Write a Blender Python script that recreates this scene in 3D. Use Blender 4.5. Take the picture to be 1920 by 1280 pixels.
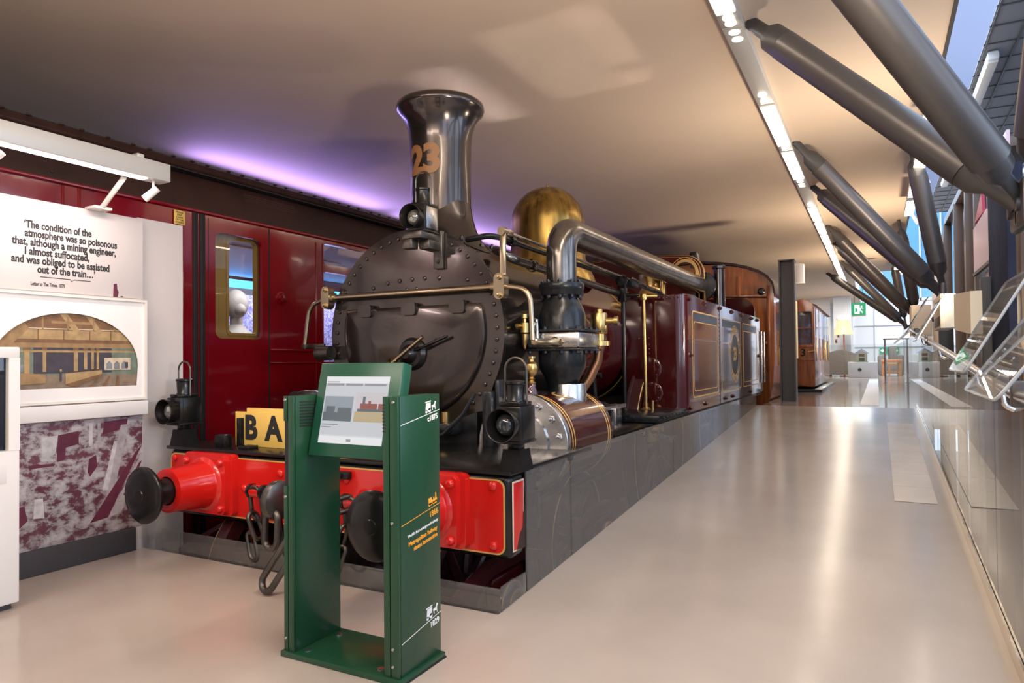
import bpy, bmesh, math, random
from mathutils import Vector, Matrix
random.seed(7)
PI = math.pi
S = bpy.context.scene
COL = S.collection
for o in list(bpy.data.objects):
    bpy.data.objects.remove(o)

# ------------------------------------------------------------------ camera
FPX, SHY = 1285.0, 13.5
yaw, roll, pitch = math.atan2(685, FPX), math.radians(0.55), math.radians(1.0)
fw = Vector((-math.sin(yaw)*math.cos(pitch), math.cos(yaw)*math.cos(pitch), math.sin(pitch)))
rt = Vector((math.cos(yaw), math.sin(yaw), 0))
up = rt.cross(fw)
rt2 = math.cos(roll)*rt - math.sin(roll)*up
up2 = math.sin(roll)*rt + math.cos(roll)*up
cd = bpy.data.cameras.new('camera')
cam = bpy.data.objects.new('camera', cd)
COL.objects.link(cam)
cd.sensor_fit = 'HORIZONTAL'; cd.sensor_width = 36.0
cd.lens = 36.0*FPX/1920.0
cd.shift_y = SHY/1920.0
cd.clip_start = 0.05; cd.clip_end = 200
m = Matrix((rt2, up2, -fw)).transposed().to_4x4()
m.translation = Vector((0, 0, 1.106))
cam.matrix_world = m
S.camera = cam

# ------------------------------------------------------------------ world, daylight, exposure
w = bpy.data.worlds.new('world'); S.world = w; w.use_nodes = True
w.node_tree.nodes['Background'].inputs[0].default_value = (0.62, 0.76, 1.0, 1)
w.node_tree.nodes['Background'].inputs[1].default_value = 2.2
S.view_settings.view_transform = 'Standard'
S.view_settings.look = 'None'
S.view_settings.exposure = 0.6
S.view_settings.gamma = 1.0
S.view_settings.use_curve_mapping = False
S.cycles.use_denoising = True
S.cycles.max_bounces = 10
S.cycles.transparent_max_bounces = 24
S.cycles.glossy_bounces = 6
S.cycles.sample_clamp_indirect = 6

def area(name, loc, aim, sx, sy, power, color, parent=None):
    l = bpy.data.lights.new(name, 'AREA'); l.shape = 'RECTANGLE'
    l.size = sx; l.size_y = sy; l.energy = power; l.color = color
    o = bpy.data.objects.new(name, l); COL.objects.link(o)
    o.location = loc
    o.rotation_euler = (Vector(aim)-Vector(loc)).to_track_quat('-Z', 'Y').to_euler()
    return o
# blue-violet wash lights lying on the carriage roof, aimed at the ceiling
area('wash_light', (-6.1, 6.1, 2.90), (-5.3, 6.1, 3.5), 3.0, 0.5, 30, (0.42, 0.31, 1.0))
area('wash_light', (-6.1, 10.0, 2.90), (-5.3, 10.0, 3.5), 4.0, 0.5, 46, (0.42, 0.31, 1.0))
# unseen fill lamps added behind the camera to light the locomotive front
area('front_fill', (-1.2, -1.6, 3.2), (-1.8, 0.8, 0.0), 2.6, 0.7, 85, (1.0, 0.82, 0.66))
area('front_fill', (-3.0, -0.6, 3.2), (-3.3, 2.0, 0.6), 1.6, 0.5, 30, (1.0, 0.84, 0.74))

# unseen narrow beam lamps added to imitate reflected panels of light on the ceiling
for sy_, zz_, x_, y_, sz_, pw_, cl_ in ((4.68, 1.9, -2.87, 4.70, 0.115, 0.32, (1.0, 0.93, 0.95)), (4.45, 0.75, -1.88, 4.50, 0.62, 0.5, (1.0, 0.90, 0.80))):
    o_ = area('ceiling_patch_lamp', (0.62, sy_, zz_), (x_, y_, 3.256), 1.3, sz_, pw_, cl_); o_.data.spread = math.radians(2.5)
# warm fill lamps added to brighten the lounge at the far end
area('lounge_fill', (-1.2, 24.5, 3.2), (-1.2, 24.6, 0), 2.0, 1.0, 110, (1.0, 0.93, 0.84))
area('lounge_fill', (1.2, 26.5, 4.6), (0.8, 27.5, 0), 2.0, 1.0, 160, (1.0, 0.97, 0.92))
# warm lamps without fittings, added beside the strut nodes to brighten the ceiling
for uy in (1.6, 6.0, 10.8, 15.6):
    area('ceiling_fill', (0.66, uy, 1.35), (-1.3, uy+0.2, 3.25), 0.35, 0.35, 36, (1.0, 0.80, 0.60)).data.spread = math.radians(135)

# ------------------------------------------------------------------ materials
def nt(name):
    ma = bpy.data.materials.new(name); ma.use_nodes = True
    t = ma.node_tree
    return ma, t, t.nodes['Principled BSDF']
def mat(name, col, rough=0.5, metal=0.0, var=0.0, vscale=6.0, bump=0.0, bscale=20.0, coat=0.0, rvar=0.0, stretch=None, spec=0.5, col2=None):
    ma, t, p = nt(name)
    p.inputs['Base Color'].default_value = (*col, 1)
    p.inputs['Roughness'].default_value = rough
    p.inputs['Metallic'].default_value = metal
    p.inputs['Specular IOR Level'].default_value = spec
    if coat:
        p.inputs['Coat Weight'].default_value = coat
        p.inputs['Coat Roughness'].default_value = 0.06
    tc = t.nodes.new('ShaderNodeTexCoord'); src = tc.outputs['Object']
    if stretch:
        mp = t.nodes.new('ShaderNodeMapping'); mp.inputs['Scale'].default_value = stretch
        t.links.new(src, mp.inputs['Vector']); src = mp.outputs['Vector']
    if var or col2:
        n = t.nodes.new('ShaderNodeTexNoise'); n.inputs['Scale'].default_value = vscale; n.inputs['Detail'].default_value = 6
        r = t.nodes.new('ShaderNodeValToRGB')
        c2 = col2 or tuple(c*(1-var) for c in col)
        r.color_ramp.elements[0].position = 0.32; r.color_ramp.elements[1].position = 0.68
        r.color_ramp.elements[0].color = (*c2, 1)
        r.color_ramp.elements[1].color = (*[min(1, c*(1+var*0.5)) for c in col], 1)
        t.links.new(src, n.inputs['Vector']); t.links.new(n.outputs['Fac'], r.inputs['Fac'])
        t.links.new(r.outputs['Color'], p.inputs['Base Color'])
    if rvar:
        n = t.nodes.new('ShaderNodeTexNoise'); n.inputs['Scale'].default_value = vscale*1.7; n.inputs['Detail'].default_value = 5
        mr = t.nodes.new('ShaderNodeMapRange')
        mr.inputs['To Min'].default_value = max(0.02, rough-rvar); mr.inputs['To Max'].default_value = rough+rvar
        t.links.new(src, n.inputs['Vector']); t.links.new(n.outputs['Fac'], mr.inputs['Value'])
        t.links.new(mr.outputs['Result'], p.inputs['Roughness'])
    if bump:
        n = t.nodes.new('ShaderNodeTexNoise'); n.inputs['Scale'].default_value = bscale; n.inputs['Detail'].default_value = 3
        b = t.nodes.new('ShaderNodeBump'); b.inputs['Strength'].default_value = bump; b.inputs['Distance'].default_value = 0.01
        t.links.new(src, n.inputs['Vector']); t.links.new(n.outputs['Fac'], b.inputs['Height'])
        t.links.new(b.outputs['Normal'], p.inputs['Normal'])
        if coat: t.links.new(b.outputs['Normal'], p.inputs['Coat Normal'])
    return ma
def emit(name, col, strength):
    ma, t, p = nt(name)
    p.inputs['Base Color'].default_value = (0.05, 0.05, 0.05, 1)
    p.inputs['Emission Color'].default_value = (*col, 1)
    p.inputs['Emission Strength'].default_value = strength
    return ma
def glass(name, tint=(0.94, 0.96, 0.95), ior=1.5, rough=0.0, veil=0.0):
    ma = bpy.data.materials.new(name); ma.use_nodes = True
    t = ma.node_tree; t.nodes.clear()
    o = t.nodes.new('ShaderNodeOutputMaterial'); mx = t.nodes.new('ShaderNodeMixShader')
    tr = t.nodes.new('ShaderNodeBsdfTransparent'); gl = t.nodes.new('ShaderNodeBsdfGlossy'); fr = t.nodes.new('ShaderNodeFresnel')
    tr.inputs['Color'].default_value = (*tint, 1); gl.inputs['Roughness'].default_value = rough
    fr.inputs['IOR'].default_value = ior
    # only the outer face of a pane mirrors; the inner face lets the ray out
    ge = t.nodes.new('ShaderNodeNewGeometry'); iv = t.nodes.new('ShaderNodeMath'); iv.operation = 'SUBTRACT'; iv.inputs[0].default_value = 1.0
    mu = t.nodes.new('ShaderNodeMath'); mu.operation = 'MULTIPLY'
    t.links.new(ge.outputs['Backfacing'], iv.inputs[1]); t.links.new(iv.outputs[0], mu.inputs[0]); t.links.new(fr.outputs[0], mu.inputs[1])
    t.links.new(mu.outputs[0], mx.inputs[0]); t.links.new(tr.outputs[0], mx.inputs[1]); t.links.new(gl.outputs[0], mx.inputs[2])
    last = mx
    if veil:
        di = t.nodes.new('ShaderNodeBsdfDiffuse'); di.inputs[0].default_value = (0.5, 0.48, 0.45, 1)  # even grey mixed into the pane, for dust and painted reflections
        m2 = t.nodes.new('ShaderNodeMixShader'); m2.inputs[0].default_value = veil
        t.links.new(mx.outputs[0], m2.inputs[1]); t.links.new(di.outputs[0], m2.inputs[2]); last = m2
    t.links.new(last.outputs[0], o.inputs[0])
    return ma
def wood(name, c1, c2, rough=0.3, scale=(1, 1, 14), coat=0.6):
    ma, t, p = nt(name)
    tc = t.nodes.new('ShaderNodeTexCoord'); mp = t.nodes.new('ShaderNodeMapping'); mp.inputs['Scale'].default_value = scale
    n = t.nodes.new('ShaderNodeTexNoise'); n.inputs['Scale'].default_value = 3; n.inputs['Detail'].default_value = 8; n.inputs['Distortion'].default_value = 0.6
    r = t.nodes.new('ShaderNodeValToRGB'); r.color_ramp.elements[0].position = 0.3; r.color_ramp.elements[1].position = 0.72
    r.color_ramp.elements[0].color = (*c1, 1); r.color_ramp.elements[1].color = (*c2, 1)
    t.links.new(tc.outputs['Object'], mp.inputs[0]); t.links.new(mp.outputs[0], n.inputs['Vector'])
    t.links.new(n.outputs['Fac'], r.inputs[0]); t.links.new(r.outputs[0], p.inputs['Base Color'])
    p.inputs['Roughness'].default_value = rough; p.inputs['Coat Weight'].default_value = coat; p.inputs['Coat Roughness'].default_value = 0.08
    return ma
def stripes(name, c1, c2, scale, axis='Z', rough=0.8):
    ma, t, p = nt(name)
    tc = t.nodes.new('ShaderNodeTexCoord'); wv = t.nodes.new('ShaderNodeTexWave')
    wv.bands_direction = axis; wv.inputs['Scale'].default_value = scale; wv.inputs['Distortion'].default_value = 0.4
    r = t.nodes.new('ShaderNodeValToRGB'); r.color_ramp.elements[0].color = (*c1, 1); r.color_ramp.elements[1].color = (*c2, 1)
    t.links.new(tc.outputs['Object'], wv.inputs['Vector']); t.links.new(wv.outputs['Color'], r.inputs[0]); t.links.new(r.outputs[0], p.inputs['Base Color'])
    p.inputs['Roughness'].default_value = rough
    return ma
def photo(name, stops, scale=5, rough=0.35, stretch=(1, 1, 1), distortion=1.5):
    """printed picture: noise through a colour ramp"""
    ma, t, p = nt(name)
    tc = t.nodes.new('ShaderNodeTexCoord'); mp = t.nodes.new('ShaderNodeMapping'); mp.inputs['Scale'].default_value = stretch
    n = t.nodes.new('ShaderNodeTexNoise'); n.inputs['Scale'].default_value = scale; n.inputs['Detail'].default_value = 9
    n.inputs['Roughness'].default_value = 0.68; n.inputs['Distortion'].default_value = distortion
    r = t.nodes.new('ShaderNodeValToRGB')
    els = r.color_ramp.elements
    els[0].position = stops[0][0]; els[0].color = (*stops[0][1], 1)
    els[1].position = stops[-1][0]; els[1].color = (*stops[-1][1], 1)
    for pos, c in stops[1:-1]:
        e = els.new(pos); e.color = (*c, 1)
    t.links.new(tc.outputs['Object'], mp.inputs[0]); t.links.new(mp.outputs[0], n.inputs['Vector'])
    t.links.new(n.outputs['Fac'], r.inputs[0]); t.links.new(r.outputs[0], p.inputs['Base Color'])
    p.inputs['Roughness'].default_value = rough
    return ma

M = {}
M['floor'] = mat('floor_resin', (0.43, 0.37, 0.32), 0.19, var=0.12, vscale=1.3, rvar=0.07, spec=0.6)
M['floor_up'] = mat('floor_stone', (0.42, 0.36, 0.32), 0.1, var=0.2, vscale=2.2, spec=0.6, stretch=(0.4, 3, 1))
M['tile'] = mat('pale_tile', (0.62, 0.54, 0.45), 0.22, var=0.06, vscale=4)
M['ceiling'] = mat('ceiling_plaster', (0.66, 0.54, 0.42), 0.75, var=0.05, vscale=0.8, bump=0.06, bscale=2)
M['wall'] = mat('white_wall', (0.60, 0.56, 0.54), 0.55)
M['wallgrey'] = mat('pale_grey_wall', (0.55, 0.58, 0.62), 0.6)
M['wallwhite'] = mat('bright_white_wall', (0.85, 0.86, 0.86), 0.5)
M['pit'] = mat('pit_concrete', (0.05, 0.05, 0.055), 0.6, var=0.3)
M['navy'] = mat('navy_cloth', (0.015, 0.02, 0.05), 0.8)
M['base'] = mat('dark_grey_plinth', (0.055, 0.055, 0.06), 0.5)
M['void'] = mat('dark_void', (0.10, 0.095, 0.09), 0.4)
M['bluewall'] = mat('blue_grey_wall', (0.40, 0.46, 0.56), 0.6)
M['glass'] = glass('clear_glass', ior=1.9)
M['glassrail'] = glass('balustrade_glass', ior=2.3, veil=0.03)
M['glassside'] = glass('veiled_glass', (0.82, 0.82, 0.81), 1.9, 0.02, 0.11)  # grey share imitates a film of dust and reflected brightness
M['acrylic'] = glass('acrylic', (0.93, 0.95, 0.96), 1.8, 0.0, 0.07)  # grey share stands in for bright reflections on the sheets
M['black'] = mat('black_paint', (0.009, 0.0085, 0.0085), 0.24, var=0.4, vscale=9, rvar=0.07, spec=0.4)
M['smoke'] = mat('burnished_black', (0.078, 0.066, 0.062), 0.2, metal=0.85, var=0.3, vscale=3.0, rvar=0.08, bump=0.05, bscale=5, coat=0.35)
M['steel'] = mat('polished_steel', (0.60, 0.60, 0.60), 0.26, metal=1.0, var=0.25, vscale=9, rvar=0.08)
M['pipe'] = mat('dark_bright_pipe', (0.20, 0.185, 0.17), 0.2, metal=0.9, var=0.35, vscale=9, rvar=0.08)
M['iron'] = mat('dark_iron', (0.018, 0.020, 0.023), 0.26, metal=0.3, var=0.3, vscale=12, bump=0.05, bscale=40)
M['rod'] = mat('bronze_rod', (0.46, 0.38, 0.26), 0.26, metal=1.0, var=0.1, vscale=9)
M['brass'] = mat('brass', (0.60, 0.41, 0.16), 0.3, metal=1.0, var=0.25, vscale=12, rvar=0.08)
M['domebrass'] = mat('dome_brass', (0.52, 0.35, 0.10), 0.3, metal=0.95, vscale=6, rvar=0.1, stretch=(2.2, 2.2, 0.4), col2=(0.16, 0.09, 0.025))
M['copper'] = mat('copper', (0.40, 0.20, 0.10), 0.3, metal=0.9, var=0.2)
M['lead'] = mat('aged_steel', (0.13, 0.12, 0.108), 0.33, metal=0.9, var=0.4, vscale=10, bump=0.08, bscale=30)
M['red'] = mat('red_enamel', (0.62, 0.012, 0.008), 0.22, coat=0.5, bump=0.03, bscale=9)
M['maroon'] = mat('maroon_enamel', (0.060, 0.005, 0.006), 0.14, coat=1.0, bump=0.05, bscale=2.5, var=0.1)
M['maroonflat'] = mat('dark_maroon', (0.05, 0.008, 0.010), 0.35, coat=0.3)
M['coach'] = mat('carriage_crimson', (0.21, 0.003, 0.009), 0.16, coat=0.8, bump=0.10, bscale=4.5)
M['roof'] = mat('brown_roof', (0.035, 0.012, 0.008), 0.5, var=0.3, vscale=5, bump=0.1, bscale=12)
M['gold'] = mat('gold_line', (0.68, 0.42, 0.12), 0.35, metal=0.2)
M['goldtext'] = mat('gold_number', (0.27, 0.13, 0.05), 0.4)
M['cream'] = mat('cream_paint', (0.72, 0.62, 0.46), 0.5)
M['ochre'] = mat('ochre_panel', (0.42, 0.25, 0.07), 0.45, var=0.15)
M['yellow'] = mat('yellow_board', (0.85, 0.58, 0.14), 0.4, var=0.05)
M['letter'] = mat('black_letter', (0.02, 0.02, 0.02), 0.5)
M['green'] = mat('green_powdercoat', (0.010, 0.055, 0.025), 0.26, bump=0.02, bscale=60)
M['greenlite'] = mat('green_powdercoat_frame', (0.010, 0.075, 0.042), 0.3)
M['orange'] = mat('orange_print', (0.85, 0.36, 0.03), 0.5)
M['white'] = mat('white_paint', (0.80, 0.79, 0.77), 0.4)
M['offwhite'] = mat('warm_white', (0.72, 0.68, 0.62), 0.45)
M['rubber'] = mat('black_rubber', (0.012, 0.012, 0.013), 0.6)
M['alu'] = mat('silver_enamel', (0.55, 0.55, 0.53), 0.35, metal=0.3)
M['chrome'] = mat('brushed_tube', (0.62, 0.58, 0.54), 0.18, metal=1.0)
M['strut'] = mat('grey_steelwork', (0.115, 0.105, 0.10), 0.36, metal=0.4, rvar=0.05)
M['strutdark'] = mat('dark_steelwork', (0.07, 0.068, 0.068), 0.4, metal=0.2)
M['kick'] = mat('bright_metal_kick_strip', (0.62, 0.58, 0.53), 0.13, metal=1.0, bump=0.25, bscale=4)
M['lens'] = mat('lamp_lens', (0.35, 0.36, 0.33), 0.05, metal=0.75, coat=1.0)
M['lensblue'] = mat('dark_lens', (0.05, 0.06, 0.07), 0.05, metal=0.5, coat=1.0)
M['teak'] = wood('varnished_teak', (0.22, 0.055, 0.012), (0.46, 0.15, 0.035), 0.25, (6, 6, 0.6))
M['tableoak'] = wood('orange_wood', (0.45, 0.17, 0.06), (0.60, 0.26, 0.10), 0.4, (1, 6, 6), 0.2)
M['palewood'] = wood('pale_wood', (0.60, 0.38, 0.18), (0.72, 0.50, 0.26), 0.4, (8, 8, 0.7), 0.1)
M['brownpost'] = mat('bronze_frame', (0.14, 0.10, 0.07), 0.4, metal=0.3)
M['navypost'] = mat('navy_column', (0.030, 0.033, 0.05), 0.9, var=0.2, spec=0.08)
M['acredge'] = mat('acrylic_edge_glint', (0.42, 0.46, 0.48), 0.15)  # pale colour painted for the glow of light in acrylic edges
M['upwall'] = mat('lavender_grey_wall', (0.22, 0.235, 0.31), 0.6)
M['pink'] = mat('pink_panel', (0.72, 0.50, 0.50), 0.35, var=0.15, vscale=1.5)
M['pinkred'] = mat('deep_pink_panel', (0.45, 0.02, 0.06), 0.4)
M['creambox'] = mat('cream_box', (0.80, 0.69, 0.50), 0.45)
M['strip'] = emit('strip_diffuser', (1.0, 0.84, 0.66), 8.0)
M['strip2'] = emit('led_diffuser', (1.0, 0.83, 0.80), 5.0)
M['spotglow'] = emit('spot_glow', (1.0, 0.88, 0.74), 5.0)
M['shade'] = emit('lamp_shade_glow', (1.0, 0.74, 0.36), 0.75)
M['exitgreen'] = emit('exit_green', (0.0, 0.30, 0.13), 0.8)
M['exitwhite'] = emit('exit_white', (0.85, 1.0, 0.9), 0.9)
M['bluetube'] = emit('blue_tube', (0.06, 0.35, 1.0), 3.0)
M['screen'] = emit('screen_page', (0.70, 0.74, 0.80), 0.45)
M['scr_bar'] = emit('screen_bar', (0.50, 0.53, 0.60), 0.28)
M['scr_white'] = emit('screen_white', (0.92, 0.93, 0.96), 0.5)
M['scr_dark'] = emit('screen_photo_dark', (0.10, 0.16, 0.20), 0.35)
M['scr_mid'] = emit('screen_photo_mid', (0.34, 0.42, 0.50), 0.4)
M['scr_sky'] = emit('screen_sky', (0.72, 0.66, 0.72), 0.45)
M['scr_field'] = emit('screen_field', (0.62, 0.50, 0.28), 0.42)
M['scr_red'] = emit('screen_red', (0.38, 0.06, 0.04), 0.35)
M['sofa'] = stripes('striped_upholstery', (0.11, 0.095, 0.085), (0.27, 0.23, 0.20), 9)
M['plinth'] = mat('white_laminate', (0.70, 0.68, 0.67), 0.4)
M['blueroof'] = mat('blue_toy_roof', (0.16, 0.34, 0.68), 0.5)
M['toygreen'] = mat('green_toy_base', (0.04, 0.22, 0.07), 0.6)
M['mannequin'] = mat('pale_mannequin', (0.40, 0.37, 0.34), 0.5)
M['mesh'] = mat('grey_tray', (0.20, 0.20, 0.22), 0.5)
M['skyglass'] = glass('window_glass', (0.75, 0.86, 0.98), 1.5)
M['mural'] = photo('ruin_photograph', [(0.30, (0.12, 0.022, 0.05)), (0.44, (0.14, 0.06, 0.08)), (0.50, (0.33, 0.29, 0.30)), (0.60, (0.50, 0.47, 0.47)), (0.75, (0.62, 0.60, 0.60))], 11, stretch=(1, 1, 1.5), distortion=0.25)
M['mural2'] = photo('gallery_photograph', [(0.25, (0.10, 0.07, 0.06)), (0.45, (0.36, 0.28, 0.22)), (0.6, (0.58, 0.50, 0.44)), (0.75, (0.75, 0.70, 0.66))], 2.2, stretch=(1, 1, 0.6))
M['poster'] = photo('crowd_poster', [(0.35, (0.10, 0.07, 0.30)), (0.5, (0.34, 0.30, 0.62)), (0.65, (0.78, 0.76, 0.95))], 9, stretch=(1, 1, 1), distortion=3)
def flat(n, c): M[n] = mat(n, c, 0.6, var=0.25, vscale=22)
flat('art_ochre', (0.30, 0.19, 0.085)); flat('art_beam', (0.38, 0.26, 0.12)); flat('art_brown', (0.19, 0.10, 0.045)); flat('art_dark', (0.05, 0.045, 0.06))
flat('art_floor', (0.23, 0.17, 0.12)); flat('art_light', (0.60, 0.50, 0.36)); flat('art_grey', (0.20, 0.23, 0.25)); flat('art_green', (0.15, 0.20, 0.15))
flat('ph_maroon', (0.12, 0.018, 0.045)); flat('ph_grey', (0.42, 0.39, 0.40)); flat('ph_pale', (0.58, 0.56, 0.56))

# ------------------------------------------------------------------ geometry helpers
def frame(origin, r, u):
    r = Vector(r).normalized(); u = Vector(u).normalized(); n = r.cross(u)
    m = Matrix((r, u, n)).transposed().to_4x4(); m.translation = Vector(origin)
    return m
def EAST(x, y, z): return frame((x, y, z), (0, 1, 0), (0, 0, 1))     # a face looking to +X, read along +Y
def SOUTH(x, y, z): return frame((x, y, z), (1, 0, 0), (0, 0, 1))    # a face looking to -Y, read along +X
def rrect(x0, y0, x1, y1, r, n=5):
    pts = []
    for cx, cy, a0 in ((x1-r, y0+r, -PI/2), (x1-r, y1-r, 0), (x0+r, y1-r, PI/2), (x0+r, y0+r, PI)):
        for i in range(n+1):
            a = a0+PI/2*i/n; pts.append((cx+r*math.cos(a), cy+r*math.sin(a)))
    return pts
def circle(cx, cy, r, n=32, ry=None):
    return [(cx+r*math.cos(2*PI*i/n), cy+(ry or r)*math.sin(2*PI*i/n)) for i in range(n)]
def fillet(pts, rad, seg=6):
    pts = [Vector(p) for p in pts]; out = [pts[0]]
    for i in range(1, len(pts)-1):
        a, b, c = pts[i-1], pts[i], pts[i+1]
        d1 = (a-b); d2 = (c-b); l = min(rad, d1.length*0.49, d2.length*0.49)
        p1 = b+d1.normalized()*l; p2 = b+d2.normalized()*l
        for k in range(seg+1):
            t = k/seg; out.append((1-t)**2*p1+2*t*(1-t)*b+t*t*p2)
    out.append(pts[-1]); return out
class MB:
    def __init__(s): s.bm = bmesh.new(); s.mi = 0
    def _f(s, vs):
        try: f = s.bm.faces.new(vs); f.material_index = s.mi; return f
        except ValueError: return None
    def box(s, x0, y0, z0, x1, y1, z1, bev=0, mtx=None, seg=2):
        b = bmesh.new()
        v = [b.verts.new((x, y, z)) for z in (z0, z1) for x, y in ((x0, y0), (x1, y0), (x1, y1), (x0, y1))]
        for q in ((3, 2, 1, 0), (4, 5, 6, 7), (0, 1, 5, 4), (1, 2, 6, 5), (2, 3, 7, 6), (3, 0, 4, 7)): b.faces.new([v[i] for i in q])
        if bev: bmesh.ops.bevel(b, geom=list(b.edges), offset=bev, segments=seg, profile=0.5, affect='EDGES')
        s.add(b, mtx); return s
    def add(s, b, mtx=None):
        mp = {}
        for v in b.verts: mp[v] = s.bm.verts.new(mtx @ v.co if mtx else v.co)
        for f in b.faces: s._f([mp[v] for v in f.verts])
        b.free(); return s
    def ring(s, c, r, a, b, n):
        return [s.bm.verts.new(c+(a*math.cos(2*PI*i/n)+b*math.sin(2*PI*i/n))*r) for i in range(n)]
    def cyl(s, p0, p1, r0, r1=None, n=24, caps=True):
        p0, p1 = Vector(p0), Vector(p1); r1 = r0 if r1 is None else r1
        d = (p1-p0).normalized(); a = d.orthogonal().normalized(); b = d.cross(a)
        A = s.ring(p0, r0, a, b, n); B = s.ring(p1, r1, a, b, n)
        for i in range(n): s._f([A[i], A[(i+1) % n], B[(i+1) % n], B[i]])
        if caps: s._f(A[::-1]); s._f(B)
        return s
    def tube(s, pts, r, n=12, closed=False, caps=True):
        pts = [Vector(p) for p in pts]; N = len(pts); rings = []; a = None
        rr = r if isinstance(r, (list, tuple)) else [r]*N
        for i in range(N):
            if closed: d = pts[(i+1) % N]-pts[i-1]
            else: d = pts[min(i+1, N-1)]-pts[max(i-1, 0)]
            d.normalize()
            if a is None: a = d.orthogonal().normalized()
            else:
                a = a-d*a.dot(d)
                a = a.normalized() if a.length > 1e-6 else d.orthogonal().normalized()
            rings.append(s.ring(pts[i], rr[i], a, d.cross(a), n))
        for i in range(N if closed else N-1):
            A, B = rings[i], rings[(i+1) % N]
            for k in range(n): s._f([A[k], A[(k+1) % n], B[(k+1) % n], B[k]])
        if not closed and caps: s._f(rings[0][::-1]); s._f(rings[-1])
        return s
    def lathe(s, prof, c, ax=(0, 0, 1), n=40):
        c = Vector(c); d = Vector(ax).normalized()
        a = d.orthogonal().normalized(); b = d.cross(a); prev = None
        for r, h in prof:
            cur = [s.bm.verts.new(c+d*h)] if r < 1e-6 else s.ring(c+d*h, r, a, b, n)
            if prev:
                if len(prev) == 1 and len(cur) > 1:
                    for i in range(n): s._f([prev[0], cur[(i+1) % n], cur[i]])
                elif len(cur) == 1 and len(prev) > 1:
                    for i in range(n): s._f([prev[i], prev[(i+1) % n], cur[0]])
                elif len(cur) > 1:
                    for i in range(n): s._f([prev[i], prev[(i+1) % n], cur[(i+1) % n], cur[i]])
            prev = cur
        return s
    def ball(s, c, r, n=20, m=12, sc=(1, 1, 1)):
        b = bmesh.new(); bmesh.ops.create_uvsphere(b, u_segments=n, v_segments=m, radius=r)
        s.add(b, Matrix.Translation(Vector(c)) @ Matrix.Diagonal((*sc, 1))); return s
    def rivet(s, p, d, r=0.012, h=None):
        h = h or r*0.8; s.lathe([(r, 0), (r*0.8, h*0.6), (0, h)], p, d, 8); return s
    def bolt(s, p, d, r=0.014, h=0.014):
        p = Vector(p); d = Vector(d).normalized(); s.cyl(p, p+d*h, r, n=6); s.lathe([(r*0.6, h), (r*0.5, h*1.5), (0, h*1.7)], p, d, 8); return s
    def prism(s, pts, plane, a, b, holes=None, mtx=None):
        """closed outline(s) in a plane extruded from a to b along its normal"""
        if not holes and mtx is None:
            def P(u, v, t): return {'XZ': (u, t, v), 'YZ': (t, u, v), 'XY': (u, v, t)}[plane]
            A = [s.bm.verts.new(P(u, v, a)) for u, v in pts]; B = [s.bm.verts.new(P(u, v, b)) for u, v in pts]; n = len(pts)
            for i in range(n): s._f([A[i], A[(i+1) % n], B[(i+1) % n], B[i]])
            s._f(A[::-1]); s._f(B); return s
        cu = bpy.data.curves.new('t', 'CURVE'); cu.dimensions = '2D'; cu.fill_mode = 'BOTH'; cu.extrude = abs(b-a)/2
        for lp in [pts]+list(holes or []):
            sp = cu.splines.new('POLY'); sp.points.add(len(lp)-1)
            for q, (u, v) in zip(sp.points, lp): q.co = (u, v, 0, 1)
            sp.use_cyclic_u = True
        mid = (a+b)/2
        mm = {'XZ': SOUTH(0, mid, 0), 'YZ': EAST(mid, 0, 0), 'XY': frame((0, 0, mid), (1, 0, 0), (0, 1, 0))}[plane]
        s.addcurve(cu, (mtx @ mm) if mtx else mm); return s
    def addcurve(s, cu, mtx, fine=None, wrap=None):
        ob = bpy.data.objects.new('t', cu); COL.objects.link(ob)
        bpy.context.view_layer.update()
        me = bpy.data.meshes.new_from_object(ob.evaluated_get(bpy.context.evaluated_depsgraph_get()))
        b = bmesh.new(); b.from_mesh(me)
        bmesh.ops.remove_doubles(b, verts=list(b.verts), dist=1e-5)
        if fine:
            bmesh.ops.triangulate(b, faces=list(b.faces))
            for _ in range(6):
                es = [e for e in b.edges if e.calc_length() > fine]
                if not es: break
                bmesh.ops.subdivide_edges(b, edges=es, cuts=1); bmesh.ops.triangulate(b, faces=list(b.faces))
        if wrap:
            for v in b.verts: v.co = wrap(v.co)
        s.add(b, mtx)
        bpy.data.objects.remove(ob); bpy.data.meshes.remove(me); bpy.data.curves.remove(cu)
    def text(s, txt, size, mtx, ext=0.0008, bold=0.0, align='CENTER', shear=0, space=1.0, fine=None, wrap=None, sx=1.0):
        cu = bpy.data.curves.new('t', 'FONT'); cu.body = txt; cu.size = size; cu.extrude = ext; cu.offset = bold
        cu.align_x = align; cu.align_y = 'CENTER'; cu.shear = shear; cu.space_character = space; cu.resolution_u = 4
        s.addcurve(cu, mtx @ Matrix.Diagonal((sx, 1, 1, 1)) if mtx else Matrix.Diagonal((sx, 1, 1, 1)), fine, wrap); return s
    def build(s, name, mats, parent=None, sharp=38, smooth=True):
        bmesh.ops.recalc_face_normals(s.bm, faces=list(s.bm.faces))
        me = bpy.data.meshes.new(name)
        org = Vector(ORG.get(parent.as_pointer(), (0, 0, 0))) if parent else None
        if org is None:
            xs = [v.co for v in s.bm.verts]
            lo = Vector([min(c[i] for c in xs) for i in range(3)]); hi = Vector([max(c[i] for c in xs) for i in range(3)])
            org = Vector(((lo.x+hi.x)/2, (lo.y+hi.y)/2, lo.z))
        for v in s.bm.verts: v.co -= org
        if smooth:
            for f in s.bm.faces: f.smooth = True
            lim = math.radians(sharp)
            for e in s.bm.edges:
                if len(e.link_faces) != 2 or e.calc_face_angle(9) > lim: e.smooth = False
        s.bm.to_mesh(me); s.bm.free()
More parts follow.
